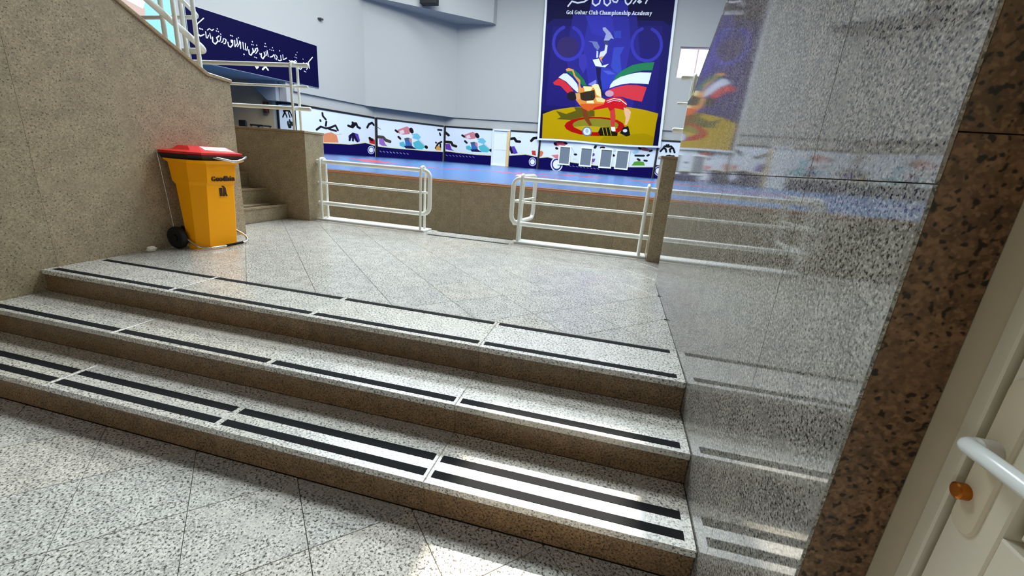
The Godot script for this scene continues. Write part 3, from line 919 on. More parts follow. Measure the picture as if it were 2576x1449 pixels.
	part("backrest", Sh.new().box(Vector3(-0.22, 0.75, -0.05), Vector3(0.22, 1.22, 0.05), 0.045).done(), mat(Color(0.03, 0.03, 0.035), 0.6), chair)
	part("seat", Sh.new().box(Vector3(-0.24, 0.42, 0.0), Vector3(0.24, 0.50, 0.46), 0.035).done(), mat(Color(0.03, 0.03, 0.035), 0.6), chair)
	part("stem", Sh.new().tube(PackedVector3Array([Vector3(0, 0.06, 0.2), Vector3(0, 0.42, 0.2)]), 0.03).done(), chrome, chair)
	for k in 5:
		part("foot", Sh.new().tube(PackedVector3Array([Vector3(0, 0.07, 0.2), Vector3(cos(TAU * k / 5) * 0.28, 0.03, 0.2 + sin(TAU * k / 5) * 0.28)]), 0.02).done(), rubber, chair)
	var desk := thing("counter_table", "dark counter table in the recess beside the black chair", "table", Vector3(-16.58, 0.63, -15.05))
	part("tabletop", Sh.new().box(Vector3(-0.36, 1.02, -0.25), Vector3(0.36, 1.08, 0.25), 0.01).done(), mat(Color(0.07, 0.05, 0.05), 0.5), desk)
	for sx in [-1.0, 1.0]:
		for sz in [-1.0, 1.0]:
			part("leg", Sh.new().box(Vector3(sx * 0.32 - 0.025, 0.0, sz * 0.21 - 0.025), Vector3(sx * 0.32 + 0.025, 1.02, sz * 0.21 + 0.025), 0.004).done(), mat(Color(0.35, 0.3, 0.26), 0.6), desk)
	var cab := thing("wall_box", "dark red box fixed on the beige recess wall", "box", Vector3(-16.47, 2.26, -15.40))
	part("case", Sh.new().box(Vector3(-0.11, 0.0, 0.0), Vector3(0.11, 0.46, 0.14), 0.01).done(), mat(Color(0.22, 0.08, 0.07), 0.5), cab)
	part("cover", Sh.new().box(Vector3(-0.09, 0.02, 0.14), Vector3(0.09, 0.44, 0.155), 0.005).done(), mat(Color(0.28, 0.10, 0.09), 0.5), cab)

	near_door(chrome)


func lettering(parent: Node, text: String, at: Vector3, turn: Vector3, width: float, deep: float, m: Material, face: String, weight: int, called := "lettering") -> void:
	var tm := TextMesh.new()
	var sf := SystemFont.new()
	sf.font_names = PackedStringArray([face])
	sf.font_weight = weight
	tm.font = sf
	tm.text = text
	tm.font_size = 64
	tm.pixel_size = 0.01
	tm.depth = 0.02
	var o := MeshInstance3D.new()
	o.name = called
	o.mesh = tm
	o.material_override = m
	var k := width / maxf(tm.get_aabb().size.x, 0.01)
	parent.add_child(o, true)
	o.position = at
	o.rotation = turn
	o.scale = Vector3(k, k * (1.0 if deep == 0.0 else 1.12), 0.35)


func ring8(x0: float, x1: float, z0: float, z1: float, y: float, c: float) -> PackedVector3Array:
	return PackedVector3Array([Vector3(x0 + c * 0.4, y, z0), Vector3(x1 - c, y, z0), Vector3(x1, y, z0 + c), Vector3(x1, y, z1 - c), Vector3(x1 - c, y, z1), Vector3(x0 + c * 0.4, y, z1), Vector3(x0, y, z1 - c * 0.4), Vector3(x0, y, z0 + c * 0.4)])


# wheeled bin: local x runs from its back (against the wall) to its front
func bin(chrome: Material, rubber: Material) -> void:
	var t := thing("wheelie_bin", "yellow wheeled bin with red lid and pedal against the beige wall", "bin", Vector3(-4.22, 0.0, -1.215))
	var yellow := mat(Color(1.0, 0.66, 0.0), 0.45, 0.0, 0.3)
	var red := mat(Color(0.88, 0.03, 0.07), 0.22)
	var dark := mat(Color(0.05, 0.035, 0.03), 0.6)
	var ink := mat(Color(0.18, 0.07, 0.04), 0.6)
	part("body", Sh.new().loft([
		ring8(-0.085, 0.108, -0.205, 0.225, 0.0, 0.07),
		ring8(-0.09, 0.110, -0.212, 0.230, 0.05, 0.075),
		ring8(-0.125, 0.148, -0.225, 0.238, 0.585, 0.09),
		ring8(-0.15, 0.165, -0.238, 0.246, 0.615, 0.095),
		ring8(-0.165, 0.178, -0.25, 0.252, 0.775, 0.10),
		ring8(-0.175, 0.200, -0.29, 0.275, 0.795, 0.09),
		ring8(-0.175, 0.215, -0.30, 0.280, 0.806, 0.08)], EY).done(), yellow, t)
	part("dark_rim_band", Sh.new().loft([ring8(-0.20, 0.19, -0.275, 0.262, 0.807, 0.07), ring8(-0.205, 0.215, -0.30, 0.285, 0.848, 0.07)], EY).done(), dark, t)  # dark band between body and lid
	var lid := part("lid", Sh.new().loft([
		ring8(-0.215, 0.20, -0.285, 0.275, 0.849, 0.07),
		ring8(-0.215, 0.205, -0.288, 0.278, 0.872, 0.07),
		ring8(-0.185, 0.175, -0.26, 0.25, 0.882, 0.07),
		ring8(-0.12, 0.165, -0.235, 0.225, 0.886, 0.06),
		ring8(-0.09, 0.085, -0.20, 0.18, 0.922, 0.05)], EY).done(), red, t)
	part("white_plate", Sh.new().prism(rect(-0.13, 0.012, 0.12, 0.078), Vector3(0.165, 0.8865, 0), EZ, Vector3(-0.08, 0.036, 0).normalized(), Vector3(0.036, 0.08, 0).normalized(), 0.0, 0.002).done(), mat(Color(0.90, 0.88, 0.86), 0.35), lid)  # white plate on the front slope of the lid
	part("latch_bar", Sh.new().tube(fillet([Vector3(0.19, 0.835, 0.1), Vector3(0.245, 0.822, 0.03), Vector3(0.245, 0.80, -0.09), Vector3(0.235, 0.83, -0.2), Vector3(0.19, 0.845, -0.27)], 0.05), 0.011).done(), chrome, t)
	part("hinge_bar", Sh.new().tube(PackedVector3Array([Vector3(-0.2, 0.855, -0.26), Vector3(-0.2, 0.855, 0.25)]), 0.014).done(), dark, t)
	for z in [-0.245, 0.275]:
		var wheel := part("wheel", Sh.new().lathe(PackedVector2Array([Vector2(0.0, -0.03), Vector2(0.06, -0.03), Vector2(0.085, -0.028), Vector2(0.098, -0.02), Vector2(0.102, 0.0), Vector2(0.098, 0.02), Vector2(0.085, 0.028), Vector2(0.06, 0.026), Vector2(0.0, 0.02)]), Vector3(-0.115, 0.102, z), EZ, 28).done(), mat(Color(0.018, 0.018, 0.022), 0.6), t)
		part("hub_cap", Sh.new().lathe(PackedVector2Array([Vector2(0.028, 0.0), Vector2(0.026, 0.012), Vector2(0.0, 0.016)]), Vector3(-0.115, 0.102, z + signf(z) * 0.024), EZ * signf(z), 16).done(), mat(Color(0.03, 0.03, 0.035), 0.5), wheel)
	part("axle", Sh.new().tube(PackedVector3Array([Vector3(-0.115, 0.102, -0.25), Vector3(-0.115, 0.102, 0.27)]), 0.012).done(), chrome, t)
	part("wheel_bracket", Sh.new().box(Vector3(-0.15, 0.06, -0.2), Vector3(-0.085, 0.20, 0.215), 0.01).done(), dark, t)
	part("lift_rod", Sh.new().tube(PackedVector3Array([Vector3(-0.155, 0.15, 0.262), Vector3(-0.205, 0.85, 0.268)]), 0.0045, 8).done(), chrome, t)
	var pedal := part("pedal_bar", Sh.new().tube(fillet([Vector3(-0.115, 0.14, 0.262), Vector3(0.12, 0.02, 0.262), Vector3(0.175, 0.02, 0.10), Vector3(0.165, 0.02, -0.22), Vector3(0.09, 0.06, -0.275), Vector3(-0.1, 0.14, -0.262)], 0.09), 0.0095).done(), chrome, t)
	part("pedal_grip", Sh.new().tube(PackedVector3Array([Vector3(0.1705, 0.02, 0.045), Vector3(0.1665, 0.02, -0.15)]), 0.0125).done(), rubber, pedal)
	# print on the front
	lettering(t, "Goodbin", Vector3(0.171, 0.645, -0.012), Vector3(0, PI / 2, 0), 0.245, 0.0, ink, "Droid Serif", 700)
	part("ink_blot", Sh.new().lathe(PackedVector2Array([Vector2(0.022, 0.0), Vector2(0.02, 0.0025), Vector2(0.0, 0.003)]), Vector3(0.173, 0.648, -0.035), EX, 9).done(), ink, t)
	var fig := Node3D.new()
	fig.name = "tidy_symbol"
	t.add_child(fig)
	fig.position = Vector3(0.1455, 0.535, -0.02)
	fig.scale = Vector3(1, 1.25, 1.25)
	for pl in [["bin_mark", [-0.035, 0.02, -0.008, 0.02, -0.012, -0.04, -0.031, -0.04]], ["figure_mark", [0.0, 0.02, -0.012, 0.03, -0.012, 0.036, 0.006, 0.034, 0.02, 0.015, 0.022, -0.02, 0.030, -0.042, 0.020, -0.042, 0.012, -0.015, 0.006, -0.042, -0.003, -0.042, 0.0, -0.01]], ["head_mark", [-0.002, 0.042, 0.005, 0.042, 0.009, 0.049, 0.005, 0.056, -0.002, 0.056, -0.006, 0.049]]]:
		var q := PackedVector2Array()
		for i in range(0, pl[1].size(), 2):
			q.append(Vector2(pl[1][i], pl[1][i + 1]))
		part(pl[0], Sh.new().prism(q, Vector3.ZERO, -EZ, EY, EX, -0.02, 0.0035).done(), ink, fig)


# the cream door at the right edge; the plane of its leaf is x = 0.12, z runs towards the entrance
func near_door(chrome: Material) -> void:
	var d := struct("door_1", "cream painted panel door with white lever handle at the right edge", "door")
	var cream := mat(Color(0.85, 0.80, 0.68), 0.5)
	var cream2 := mat(Color(0.89, 0.86, 0.77), 0.5)
	var slab := func(called: String, r: PackedVector2Array, h0: float, h1: float, m: Material, c := 0.003) -> void:
		part(called, Sh.new().prism(r, Vector3(0.12, 0, 0), EZ, EY, -EX, h0, h1, c).done(), m, d)
	slab.call("frame_jamb", rect(1.20, -0.5, 1.309, 2.2), -0.10, -0.0005, cream)
	slab.call("frame_stop", rect(1.309, -0.5, 1.338, 2.2), -0.10, 0.004, cream2)
	slab.call("head", rect(1.252, 2.2, 2.5, 2.3), -0.10, 0.0, cream)
	slab.call("hinge_jamb", rect(2.40, -0.5, 2.5, 2.2), -0.10, 0.0, cream)
	# leaf: stiles and rails round two sunk panels
	slab.call("stile", rect(1.35, -0.48, 1.432, 2.19), -0.045, 0.0, cream2)
	slab.call("stile", rect(2.30, -0.48, 2.395, 2.19), -0.045, 0.0, cream2)
	slab.call("rail", rect(1.432, 0.42, 2.30, 0.545), -0.045, -0.0005, cream2)
	slab.call("rail", rect(1.432, -0.48, 2.30, -0.34), -0.045, -0.0005, cream2)
	slab.call("rail", rect(1.432, 2.06, 2.30, 2.19), -0.045, -0.0005, cream2)
	slab.call("sunk_panel", rect(1.432, 0.545, 2.30, 2.06), -0.05, -0.042, cream, 0.0)
	slab.call("raised_field", rect(1.444, 0.557, 2.288, 2.048), -0.045, -0.006, cream2, 0.006)
	slab.call("sunk_panel", rect(1.432, -0.34, 2.30, 0.42), -0.045, -0.022, cream, 0.0)
	slab.call("raised_field", rect(1.47, -0.30, 2.262, 0.38), -0.045, -0.008, cream2, 0.01)
	# lock plate, lever, cylinder
	var plate := PackedVector2Array()
	for k in 13:
		plate.append(Vector2(1.379, 0.745) + Vector2.from_angle(PI * k / 12) * 0.024)
	for k in 13:
		plate.append(Vector2(1.379, 0.525) + Vector2.from_angle(PI + PI * k / 12) * 0.024)
	slab.call("lock_plate", plate, 0.0, 0.005, cream, 0.003)
	part("rosette", Sh.new().lathe(PackedVector2Array([Vector2(0.018, 0.0), Vector2(0.018, 0.022), Vector2(0.013, 0.026), Vector2(0.0, 0.027)]), Vector3(0.115, 0.648, 1.379), -EX, 20).done(), mat(Color(0.82, 0.80, 0.76), 0.4), d)
	var lever := Sh.new().tube(fillet([Vector3(0.11, 0.648, 1.374), Vector3(0.080, 0.652, 1.374), Vector3(0.072, 0.660, 1.43), Vector3(0.070, 0.664, 1.52)], 0.025), 0.0125)
	part("lever_handle", lever.done(), mat(Color(0.88, 0.90, 0.88), 0.2), d)
	part("lock_cylinder", Sh.new().lathe(PackedVector2Array([Vector2(0.013, 0.0), Vector2(0.013, 0.013), Vector2(0.010, 0.015), Vector2(0.0, 0.015)]), Vector3(0.115, 0.565, 1.366), -EX, 18).done(), mat(Color(0.72, 0.42, 0.14), 0.3, 0.9), d)
	# wall over and beyond the door
	var w := struct("wall_door", "plastered wall round the cream door, mostly out of sight", "wall")
	var warm := mat(Color(0.66, 0.58, 0.48), 0.8)
	part("over_door", Sh.new().box(Vector3(0.12, 2.3, 1.255), Vector3(0.30, 3.5, 5.3)).done(), warm, w)
	part("beside_door", Sh.new().box(Vector3(0.12, -0.5, 2.5), Vector3(0.30, 2.3, 5.3)).done(), warm, w)
	part("behind_frame", Sh.new().box(Vector3(0.222, -0.5, 1.255), Vector3(0.30, 2.3, 2.5)).done(), warm, w)


const PRINTS := {
	"POSTER": [
		[0, "0e0c38", 0, 0, 0, 1000, 0, 1000, 1000, 0, 1000],
		[0, "1a165c", 0, 0, 180, 1000, 180, 1000, 800, 0, 800],
		[0, "211b68", 0, 60, 230, 930, 210, 950, 760, 40, 760],
		[0, "28247c", 0, 220, 150, 720, 130, 800, 500, 760, 760, 300, 760, 180, 420],
		[0, "302d92", 0, 360, 60, 640, 60, 700, 330, 660, 640, 400, 640, 320, 360],
		[0, "3634a2", 0, 319, 158, 525, 139, 559, 246, 499, 296, 384, 270],
		[0, "3846ac", 0, 567, 352, 651, 347, 622, 401, 647, 509, 611, 547, 558, 475],
		[0, "3644a8", 0, 555, 249, 612, 245, 618, 294, 565, 292],
		[0, "3a339a", 0, 288, 409, 342, 400, 368, 473, 336, 530, 299, 483],
		[0, "0e0c3c", 0, -91, 77, 101, 55, 228, 55, 152, 118, 30, 204, -79, 241],
		[0, "0e0c3c", 0, 795, 52, 1045, 51, 1029, 218, 941, 192, 867, 118],
		[0, "33265f", 0, 279, 358, 276, 382, 262, 403, 241, 419, 213, 428, 182, 429, 152, 421, 128, 406, 110, 386, 103, 362, 107, 338, 120, 317, 142, 301, 170, 293, 201, 292, 230, 300, 254, 314, 271, 335],
		[1, "3836a6", 22.3, 231, 235, 261, 248, 285, 267, 304, 291, 315, 318, 318, 346, 312, 374, 298, 399, 276, 419, 249, 434, 218, 442, 185, 442, 153, 434, 124, 419, 100, 398, 83, 373, 74, 345, 74, 316, 82, 289, 98, 266, 122, 247, 150, 234],
		[1, "3836a6", 21.1, 851, 233, 879, 245, 903, 264, 922, 287, 933, 313, 937, 340, 933, 367, 921, 391, 902, 411, 877, 425, 848, 432, 818, 432, 787, 425, 759, 411, 736, 391, 719, 366, 709, 339, 708, 311, 714, 285, 728, 262, 749, 244, 775, 232],
		[0, "9fa4c4", 0, 465, 230, 484, 226, 530, 260, 563, 300, 539, 296, 522, 310, 521, 342, 479, 322, 495, 268, 466, 242],
		[0, "3b3f6a", 0, 480, 311, 522, 310, 524, 342, 479, 322],
		[0, "d8dbea", 0, 498, 336, 517, 342, 513, 389, 485, 422, 453, 420, 463, 383, 494, 375],
		[0, "6e76a8", 0, 357, 317, 429, 319, 455, 354, 440, 376, 410, 355, 390, 327],
		[0, "c3c7dc", 0, 431, 377, 445, 380, 449, 420, 433, 424],
		[0, "d89c50", 0, 453, 416, 493, 411, 477, 434, 489, 455, 469, 437],
		[0, "e6e9f2", 0, 405, 437, 454, 427, 486, 474, 539, 459, 510, 484, 432, 477],
		[1, "f2f2f6", 10.5, 173, 100, 202, 69, 248, 79, 301, 72, 352, 44],
		[1, "f2f2f6", 10.5, 365, 40, 369, 81, 393, 95, 422, 81, 431, 44],
		[1, "f2f2f6", 10.2, 453, 40, 462, 81, 485, 94, 509, 74, 503, 53],
		[1, "f2f2f6", 9.9, 511, 47, 535, 70, 557, 73, 575, 43],
		[1, "f2f2f6", 10.2, 619, 46, 627, 73, 645, 86, 665, 73, 679, 46],
		[1, "f2f2f6", 9.9, 687, 78, 703, 62, 704, 42],
		[1, "f2f2f6", 9.9, 720, 66, 732, 59, 746, 67, 734, 74, 720, 66],
		[1, "f2f2f6", 10.2, 781, 75, 796, 45],
		[0, "b89400", 0, 19, 823, 114, 790, 253, 765, 419, 749, 583, 744, 744, 744, 851, 755, 972, 776, 964, 847, 958, 1009, 24, 1064],
		[0, "a58600", 0, 551, 957, 872, 916, 960, 939, 958, 1004, 480, 1032],
		[0, "5f5512", 0, 131, 796, 218, 814, 300, 786, 281, 764, 342, 759, 455, 779, 459, 819, 349, 831, 261, 856, 142, 855, 175, 839],
		[0, "ad0c08", 0, 714, 875, 702, 899, 661, 922, 597, 940, 516, 953, 429, 958, 345, 954, 275, 942, 229, 924, 211, 901, 225, 877, 268, 854, 334, 836, 416, 824, 503, 820, 584, 824, 652, 836, 696, 853],
		[0, "8a8024", 0, 664, 869, 655, 885, 623, 901, 574, 914, 511, 923, 444, 926, 380, 924, 327, 916, 292, 904, 278, 888, 289, 872, 321, 856, 372, 843, 435, 834, 502, 831, 565, 834, 617, 841, 651, 854],
		[0, "bfa010", 0, 288, 904, 377, 890, 543, 887, 663, 885, 601, 916, 470, 930, 358, 927],
		[0, "1f6e44", 0, 193, 522, 252, 503, 299, 532, 347, 571, 372, 608, 340, 613, 292, 577, 251, 547],
		[0, "d8dcec", 0, 133, 564, 172, 536, 203, 535, 252, 565, 295, 604, 310, 653, 300, 660, 258, 632, 199, 589],
		[0, "cf2c38", 0, 90, 600, 133, 571, 182, 585, 241, 624, 269, 657, 217, 668, 157, 622, 100, 615],
		[0, "227a4c", 0, 565, 581, 603, 540, 651, 500, 726, 463, 812, 446, 896, 439, 888, 492, 818, 495, 742, 510, 666, 534, 595, 567],
		[0, "dfe8fb", 0, 561, 621, 570, 581, 641, 543, 717, 521, 794, 508, 883, 508, 869, 584, 803, 582, 725, 582, 646, 594, 595, 609],
		[0, "d23640", 0, 549, 635, 622, 610, 700, 594, 779, 593, 859, 604, 832, 703, 764, 694, 710, 685, 672, 675, 602, 678, 578, 656],
		[0, "323eaa", 0, 436, 484, 500, 482, 561, 498, 616, 518, 590, 567, 548, 622, 495, 637, 458, 589, 441, 537],
		[0, "4f59bd", 0, 492, 504, 557, 507, 601, 527, 538, 529],
		[0, "1a1a48", 0, 436, 484, 479, 487, 481, 553, 506, 641, 537, 676, 498, 668, 463, 589, 448, 545],
		[0, "7f82cc", 0, 382, 601, 445, 567, 452, 585, 427, 613],
		[0, "dd9452", 0, 189, 507, 213, 497, 253, 507, 273, 546, 317, 576, 320, 612, 348, 647, 334, 668, 304, 649, 305, 594, 262, 551, 243, 516, 199, 520],
		[0, "e08a3a", 0, 300, 667, 351, 615, 416, 613, 442, 596, 469, 598, 497, 650, 503, 686, 548, 705, 543, 730, 475, 760, 422, 776, 376, 765, 330, 748, 293, 713],
		[0, "ece0a0", 0, 345, 616, 428, 617, 409, 645, 360, 649],
		[0, "ece0a0", 0, 413, 609, 442, 595, 467, 598, 490, 633, 501, 686, 460, 670, 440, 630],
		[0, "ece0a0", 0, 382, 709, 436, 702, 448, 734, 414, 754, 385, 737],
		[0, "e8d890", 0, 500, 686, 548, 705, 525, 717, 470, 715, 451, 688],
		[0, "35291e", 0, 300, 667, 441, 637, 452, 688, 437, 707, 371, 715, 338, 709],
		[0, "dd5a20", 0, 329, 739, 384, 732, 450, 729, 537, 726, 507, 754, 422, 776, 411, 784, 367, 781],
		[0, "7a3c16", 0, 343, 766, 388, 776, 404, 823, 444, 882, 422, 889, 372, 839],
		[0, "1e1a22", 0, 298, 685, 296, 696, 290, 706, 280, 714, 267, 718, 252, 719, 238, 715, 227, 709, 219, 699, 215, 689, 217, 677, 223, 668, 234, 660, 247, 656, 261, 655, 275, 659, 286, 665, 294, 674],
		[0, "dc9a5c", 0, 283, 663, 323, 666, 331, 702, 299, 713],
		[0, "c81420", 0, 539, 694, 602, 678, 673, 682, 714, 714, 714, 741, 695, 764, 619, 754, 587, 785, 562, 752, 508, 764, 433, 777, 453, 757, 527, 733],
		[1, "f4e6e6", 5.9, 549, 708, 604, 689, 658, 694, 712, 725],
		[1, "f4e6e6", 4.5, 558, 718, 605, 701, 659, 706],
		[0, "c83a34", 0, 583, 774, 621, 758, 633, 817, 632, 884, 603, 886, 592, 828],
		[0, "ecebd8", 0, 600, 884, 635, 882, 645, 912, 612, 918],
		[0, "15130f", 0, 516, 893, 598, 888, 612, 913, 662, 922, 662, 944, 519, 951, 500, 926],
		[1, "d0b020", 4.7, 533, 896, 552, 945],
		[1, "d0b020", 4.7, 563, 895, 582, 943],
		[1, "d0b020", 4.7, 593, 893, 612, 942],
		[0, "e6b088", 0, 691, 746, 735, 757, 754, 775, 749, 821, 731, 864, 713, 865, 716, 818, 700, 782],
		[0, "14131a", 0, 704, 883, 743, 872, 768, 935, 735, 944, 681, 924],
		[0, "d8d8e0", 0, 739, 904, 739, 908, 736, 912, 731, 914, 726, 916, 719, 916, 713, 915, 708, 913, 704, 910, 703, 906, 703, 902, 706, 899, 711, 896, 717, 895, 723, 894, 729, 895, 734, 897, 738, 901],
		[0, "c99aa8", 0, 600, 655, 599, 663, 594, 669, 585, 675, 573, 678, 561, 678, 549, 676, 539, 672, 532, 665, 529, 658, 531, 651, 536, 644, 545, 639, 556, 636, 569, 635, 581, 638, 591, 642, 597, 648],
		[0, "6e7a92", 0, 448, 927, 446, 939, 440, 950, 430, 959, 416, 964, 402, 964, 388, 961, 376, 954, 368, 943, 364, 931, 365, 919, 372, 908, 382, 900, 395, 895, 410, 894, 424, 897, 436, 905, 444, 915],
		[0, "dfe4ec", 0, 437, 927, 436, 937, 431, 945, 424, 951, 414, 955, 403, 955, 392, 953, 383, 947, 377, 940, 375, 931, 376, 922, 380, 913, 388, 907, 398, 903, 409, 903, 419, 905, 428, 911, 434, 918],
		[0, "a9b4c6", 0, 419, 924, 418, 929, 417, 934, 413, 938, 409, 940, 405, 940, 400, 939, 396, 935, 393, 930, 392, 925, 392, 920, 394, 915, 397, 911, 402, 909, 406, 908, 411, 910, 415, 914, 417, 918],
	],
	"SLOGAN": [
		[0, "0d0b36", 0, -5, -5, 1005, -5, 1005, 1005, -5, 1005],
		[1, "eef0f6", 18.7, 107, 164, 65, 296],
		[1, "eef0f6", 18.7, 63, 304, 53, 396, 57, 432, 45, 460, 39, 526],
		[1, "eef0f6", 22.7, 74, 375, 78, 382],
		[1, "eef0f6", 22.7, 87, 376, 91, 380],
		[1, "eef0f6", 20.8, 62, 511, 73, 513, 97, 466],
		[1, "eef0f6", 13.2, 65, 489, 73, 504],
		[1, "eef0f6", 19.0, 109, 407, 109, 517],
		[1, "eef0f6", 17.3, 116, 517, 126, 456],
		[1, "eef0f6", 17.3, 135, 415, 138, 508],
		[1, "eef0f6", 16.2, 122, 365, 136, 327, 151, 350, 164, 315],
		[1, "eef0f6", 21.3, 188, 284, 189, 291],
		[1, "eef0f6", 21.3, 180, 331, 182, 334],
		[1, "eef0f6", 21.3, 193, 333, 194, 336],
		[1, "eef0f6", 23.2, 150, 473, 148, 562, 163, 592, 184, 517, 177, 463, 195, 413],
		[1, "eef0f6", 19.5, 207, 368, 208, 374],
		[1, "eef0f6", 17.7, 207, 409, 200, 492, 191, 523],
		[1, "eef0f6", 17.7, 223, 439, 216, 510, 205, 526],
		[1, "eef0f6", 19.8, 231, 438, 241, 455, 231, 529, 222, 538],
		[1, "eef0f6", 22.0, 274, 338, 276, 341],
		[1, "eef0f6", 22.0, 286, 341, 288, 344],
		[1, "eef0f6", 23.8, 251, 489, 253, 560, 266, 573, 283, 513, 286, 425, 275, 434, 277, 471],
		[1, "eef0f6", 20.2, 300, 415, 298, 539, 318, 462, 317, 364],
		[1, "eef0f6", 18.3, 329, 340, 331, 344],
		[1, "eef0f6", 18.3, 316, 526, 332, 452, 337, 398],
		[1, "eef0f6", 20.5, 342, 419, 338, 547],
		[1, "eef0f6", 20.6, 359, 406, 359, 518, 362, 548],
		[1, "eef0f6", 27.0, 358, 645, 359, 649],
		[1, "eef0f6", 20.6, 377, 418, 374, 548],
		[1, "eef0f6", 18.7, 392, 469, 383, 551],
		[1, "eef0f6", 21.0, 431, 338, 432, 343],
		[1, "eef0f6", 21.0, 424, 399, 425, 404],
		[1, "eef0f6", 21.0, 435, 399, 436, 403],
		[1, "eef0f6", 25.0, 398, 528, 398, 611, 411, 631, 431, 542, 429, 480, 435, 552, 452, 489],
		[1, "eef0f6", 21.1, 463, 384, 463, 391],
		[1, "eef0f6", 19.0, 447, 479, 466, 440, 469, 489, 449, 568],
		[1, "eef0f6", 21.3, 438, 647, 441, 649],
		[1, "eef0f6", 21.4, 450, 650, 453, 654],
		[1, "eef0f6", 17.2, 482, 538, 483, 567],
		[1, "eef0f6", 21.4, 532, 300, 532, 305],
		[1, "eef0f6", 21.6, 524, 364, 525, 367],
		[1, "eef0f6", 21.6, 535, 360, 537, 363],
		[1, "eef0f6", 25.7, 494, 536, 491, 611, 503, 638, 523, 556, 517, 494],
		[1, "eef0f6", 19.6, 532, 470, 535, 547],
		[1, "eef0f6", 19.4, 543, 436, 548, 558],
		[1, "eef0f6", 19.7, 589, 342, 590, 348],
		[1, "eef0f6", 19.6, 566, 399, 567, 402],
		[1, "eef0f6", 19.6, 581, 402, 582, 405],
		[1, "eef0f6", 19.7, 594, 399, 596, 402],
		[1, "eef0f6", 21.9, 563, 561, 581, 540, 595, 492],
		[1, "eef0f6", 17.7, 600, 488, 604, 567],
		[1, "eef0f6", 19.9, 611, 481, 624, 519, 613, 585],
		[1, "eef0f6", 22.2, 648, 364, 648, 371],
		[1, "eef0f6", 17.9, 654, 464, 655, 559],
		[1, "eef0f6", 18.0, 673, 437, 674, 540],
		[1, "eef0f6", 20.0, 629, 577, 642, 588, 660, 556],
		[1, "eef0f6", 20.3, 679, 536, 704, 485],
		[1, "eef0f6", 20.7, 791, 352, 792, 359],
		[1, "eef0f6", 20.7, 782, 410, 783, 415],
		[1, "eef0f6", 20.7, 796, 415, 797, 420],
		[1, "eef0f6", 16.1, 805, 286, 805, 291],
		[1, "eef0f6", 20.6, 727, 525, 754, 542, 785, 486, 795, 515],
		[1, "eef0f6", 24.0, 951, 298, 908, 440],
		[1, "eef0f6", 21.5, 908, 448, 915, 583],
		[1, "eef0f6", 21.6, 885, 626, 905, 537],
		[1, "eef0f6", 21.2, 858, 488, 874, 502, 895, 468],
		[1, "eef0f6", 21.0, 856, 403, 857, 408],
		[1, "eef0f6", 23.5, 807, 636, 827, 660, 853, 571],
		[1, "eef0f6", 23.8, 861, 679, 863, 683],
		[1, "eef0f6", 23.8, 874, 686, 876, 689],
		[1, "eef0f6", 32.4, 438, 829, 446, 877, 459, 836, 448, 803, 438, 829],
		[1, "eef0f6", 37.0, 493, 867, 519, 791, 537, 853],
	],
	"MURAL_A": [
		[0, "dfe6ee", 0, -5, -5, 1005, -5, 1005, 1005, -5, 1005],
		[0, "e8dfa6", 0, -5, 740, -40, 740, 296, 738, 469, 724, 638, 719, 758, 677, 856, 638, 920, 659, 985, 689, 1005, 689, 1005, 1005, -5, 1005],
		[0, "120c50", 0, -5, 762, -40, 762, 296, 760, 469, 746, 638, 741, 758, 699, 856, 660, 920, 681, 985, 711, 1005, 711, 1005, 1005, -5, 1005],
		[0, "e4e4f0", 0, 996, 823, 992, 861, 982, 895, 967, 921, 949, 936, 930, 938, 913, 927, 899, 905, 890, 874, 887, 838, 891, 801, 901, 767, 915, 741, 933, 726, 952, 723, 970, 733, 984, 755, 993, 787],
		[0, "332c80", 0, 986, 825, 983, 856, 975, 884, 963, 905, 948, 918, 932, 920, 918, 911, 906, 892, 899, 866, 897, 836, 900, 806, 908, 778, 920, 757, 935, 744, 950, 742, 965, 750, 976, 768, 984, 794],
		[0, "f0f2f8", 0, 975, 826, 973, 850, 967, 871, 957, 887, 946, 897, 934, 898, 924, 891, 915, 877, 909, 858, 908, 835, 910, 812, 916, 791, 925, 774, 936, 765, 948, 763, 959, 770, 968, 784, 973, 803],
		[0, "e08a60", 0, 298, 548, 399, 485, 466, 542, 485, 714, 300, 738],
		[1, "201c28", 45.5, 304, 78, 306, 139, 340, 212],
		[1, "201c28", 45.2, 274, 244, 277, 263],
		[1, "201c28", 46.2, 346, 259, 336, 352],
		[1, "201c28", 45.9, 226, 467, 277, 387, 341, 413, 402, 371, 456, 315, 484, 423],
		[1, "201c28", 46.9, 364, 408, 400, 428, 460, 443],
		[1, "d8a080", 11.5, 405, 512, 387, 644],
		[1, "d8a080", 11.6, 451, 531, 529, 500],
		[1, "17171d", 57.7, 622, 281, 663, 300, 690, 212, 732, 201, 748, 280, 782, 302],
		[1, "17171d", 58.1, 682, 192, 714, 235, 679, 304],
		[0, "5a3fa8", 0, 617, 527, 677, 432, 753, 454, 777, 603, 767, 651, 715, 645, 683, 544, 623, 630],
		[1, "1a1430", 54.7, 632, 629, 651, 505, 693, 466, 709, 539, 741, 640],
		[1, "1a1430", 55.1, 684, 513, 678, 628],
		[1, "17171d", 56.5, 889, 261, 917, 169, 964, 125, 991, 174],
		[0, "c02a30", 0, 908, 548, 959, 514, 1015, 576, 1000, 676, 920, 657],
		[1, "201418", 72.0, 922, 529, 958, 570],
	],
	"MURAL_B": [
		[0, "dfe6ee", 0, -5, -5, 1005, -5, 1005, 1005, -5, 1005],
		[0, "e8dfa6", 0, -5, 702, 3, 702, 208, 718, 466, 719, 739, 719, 987, 708, 1005, 708, 1005, 1005, -5, 1005],
		[0, "120c50", 0, -5, 724, 3, 724, 208, 740, 466, 741, 739, 741, 987, 730, 1005, 730, 1005, 1005, -5, 1005],
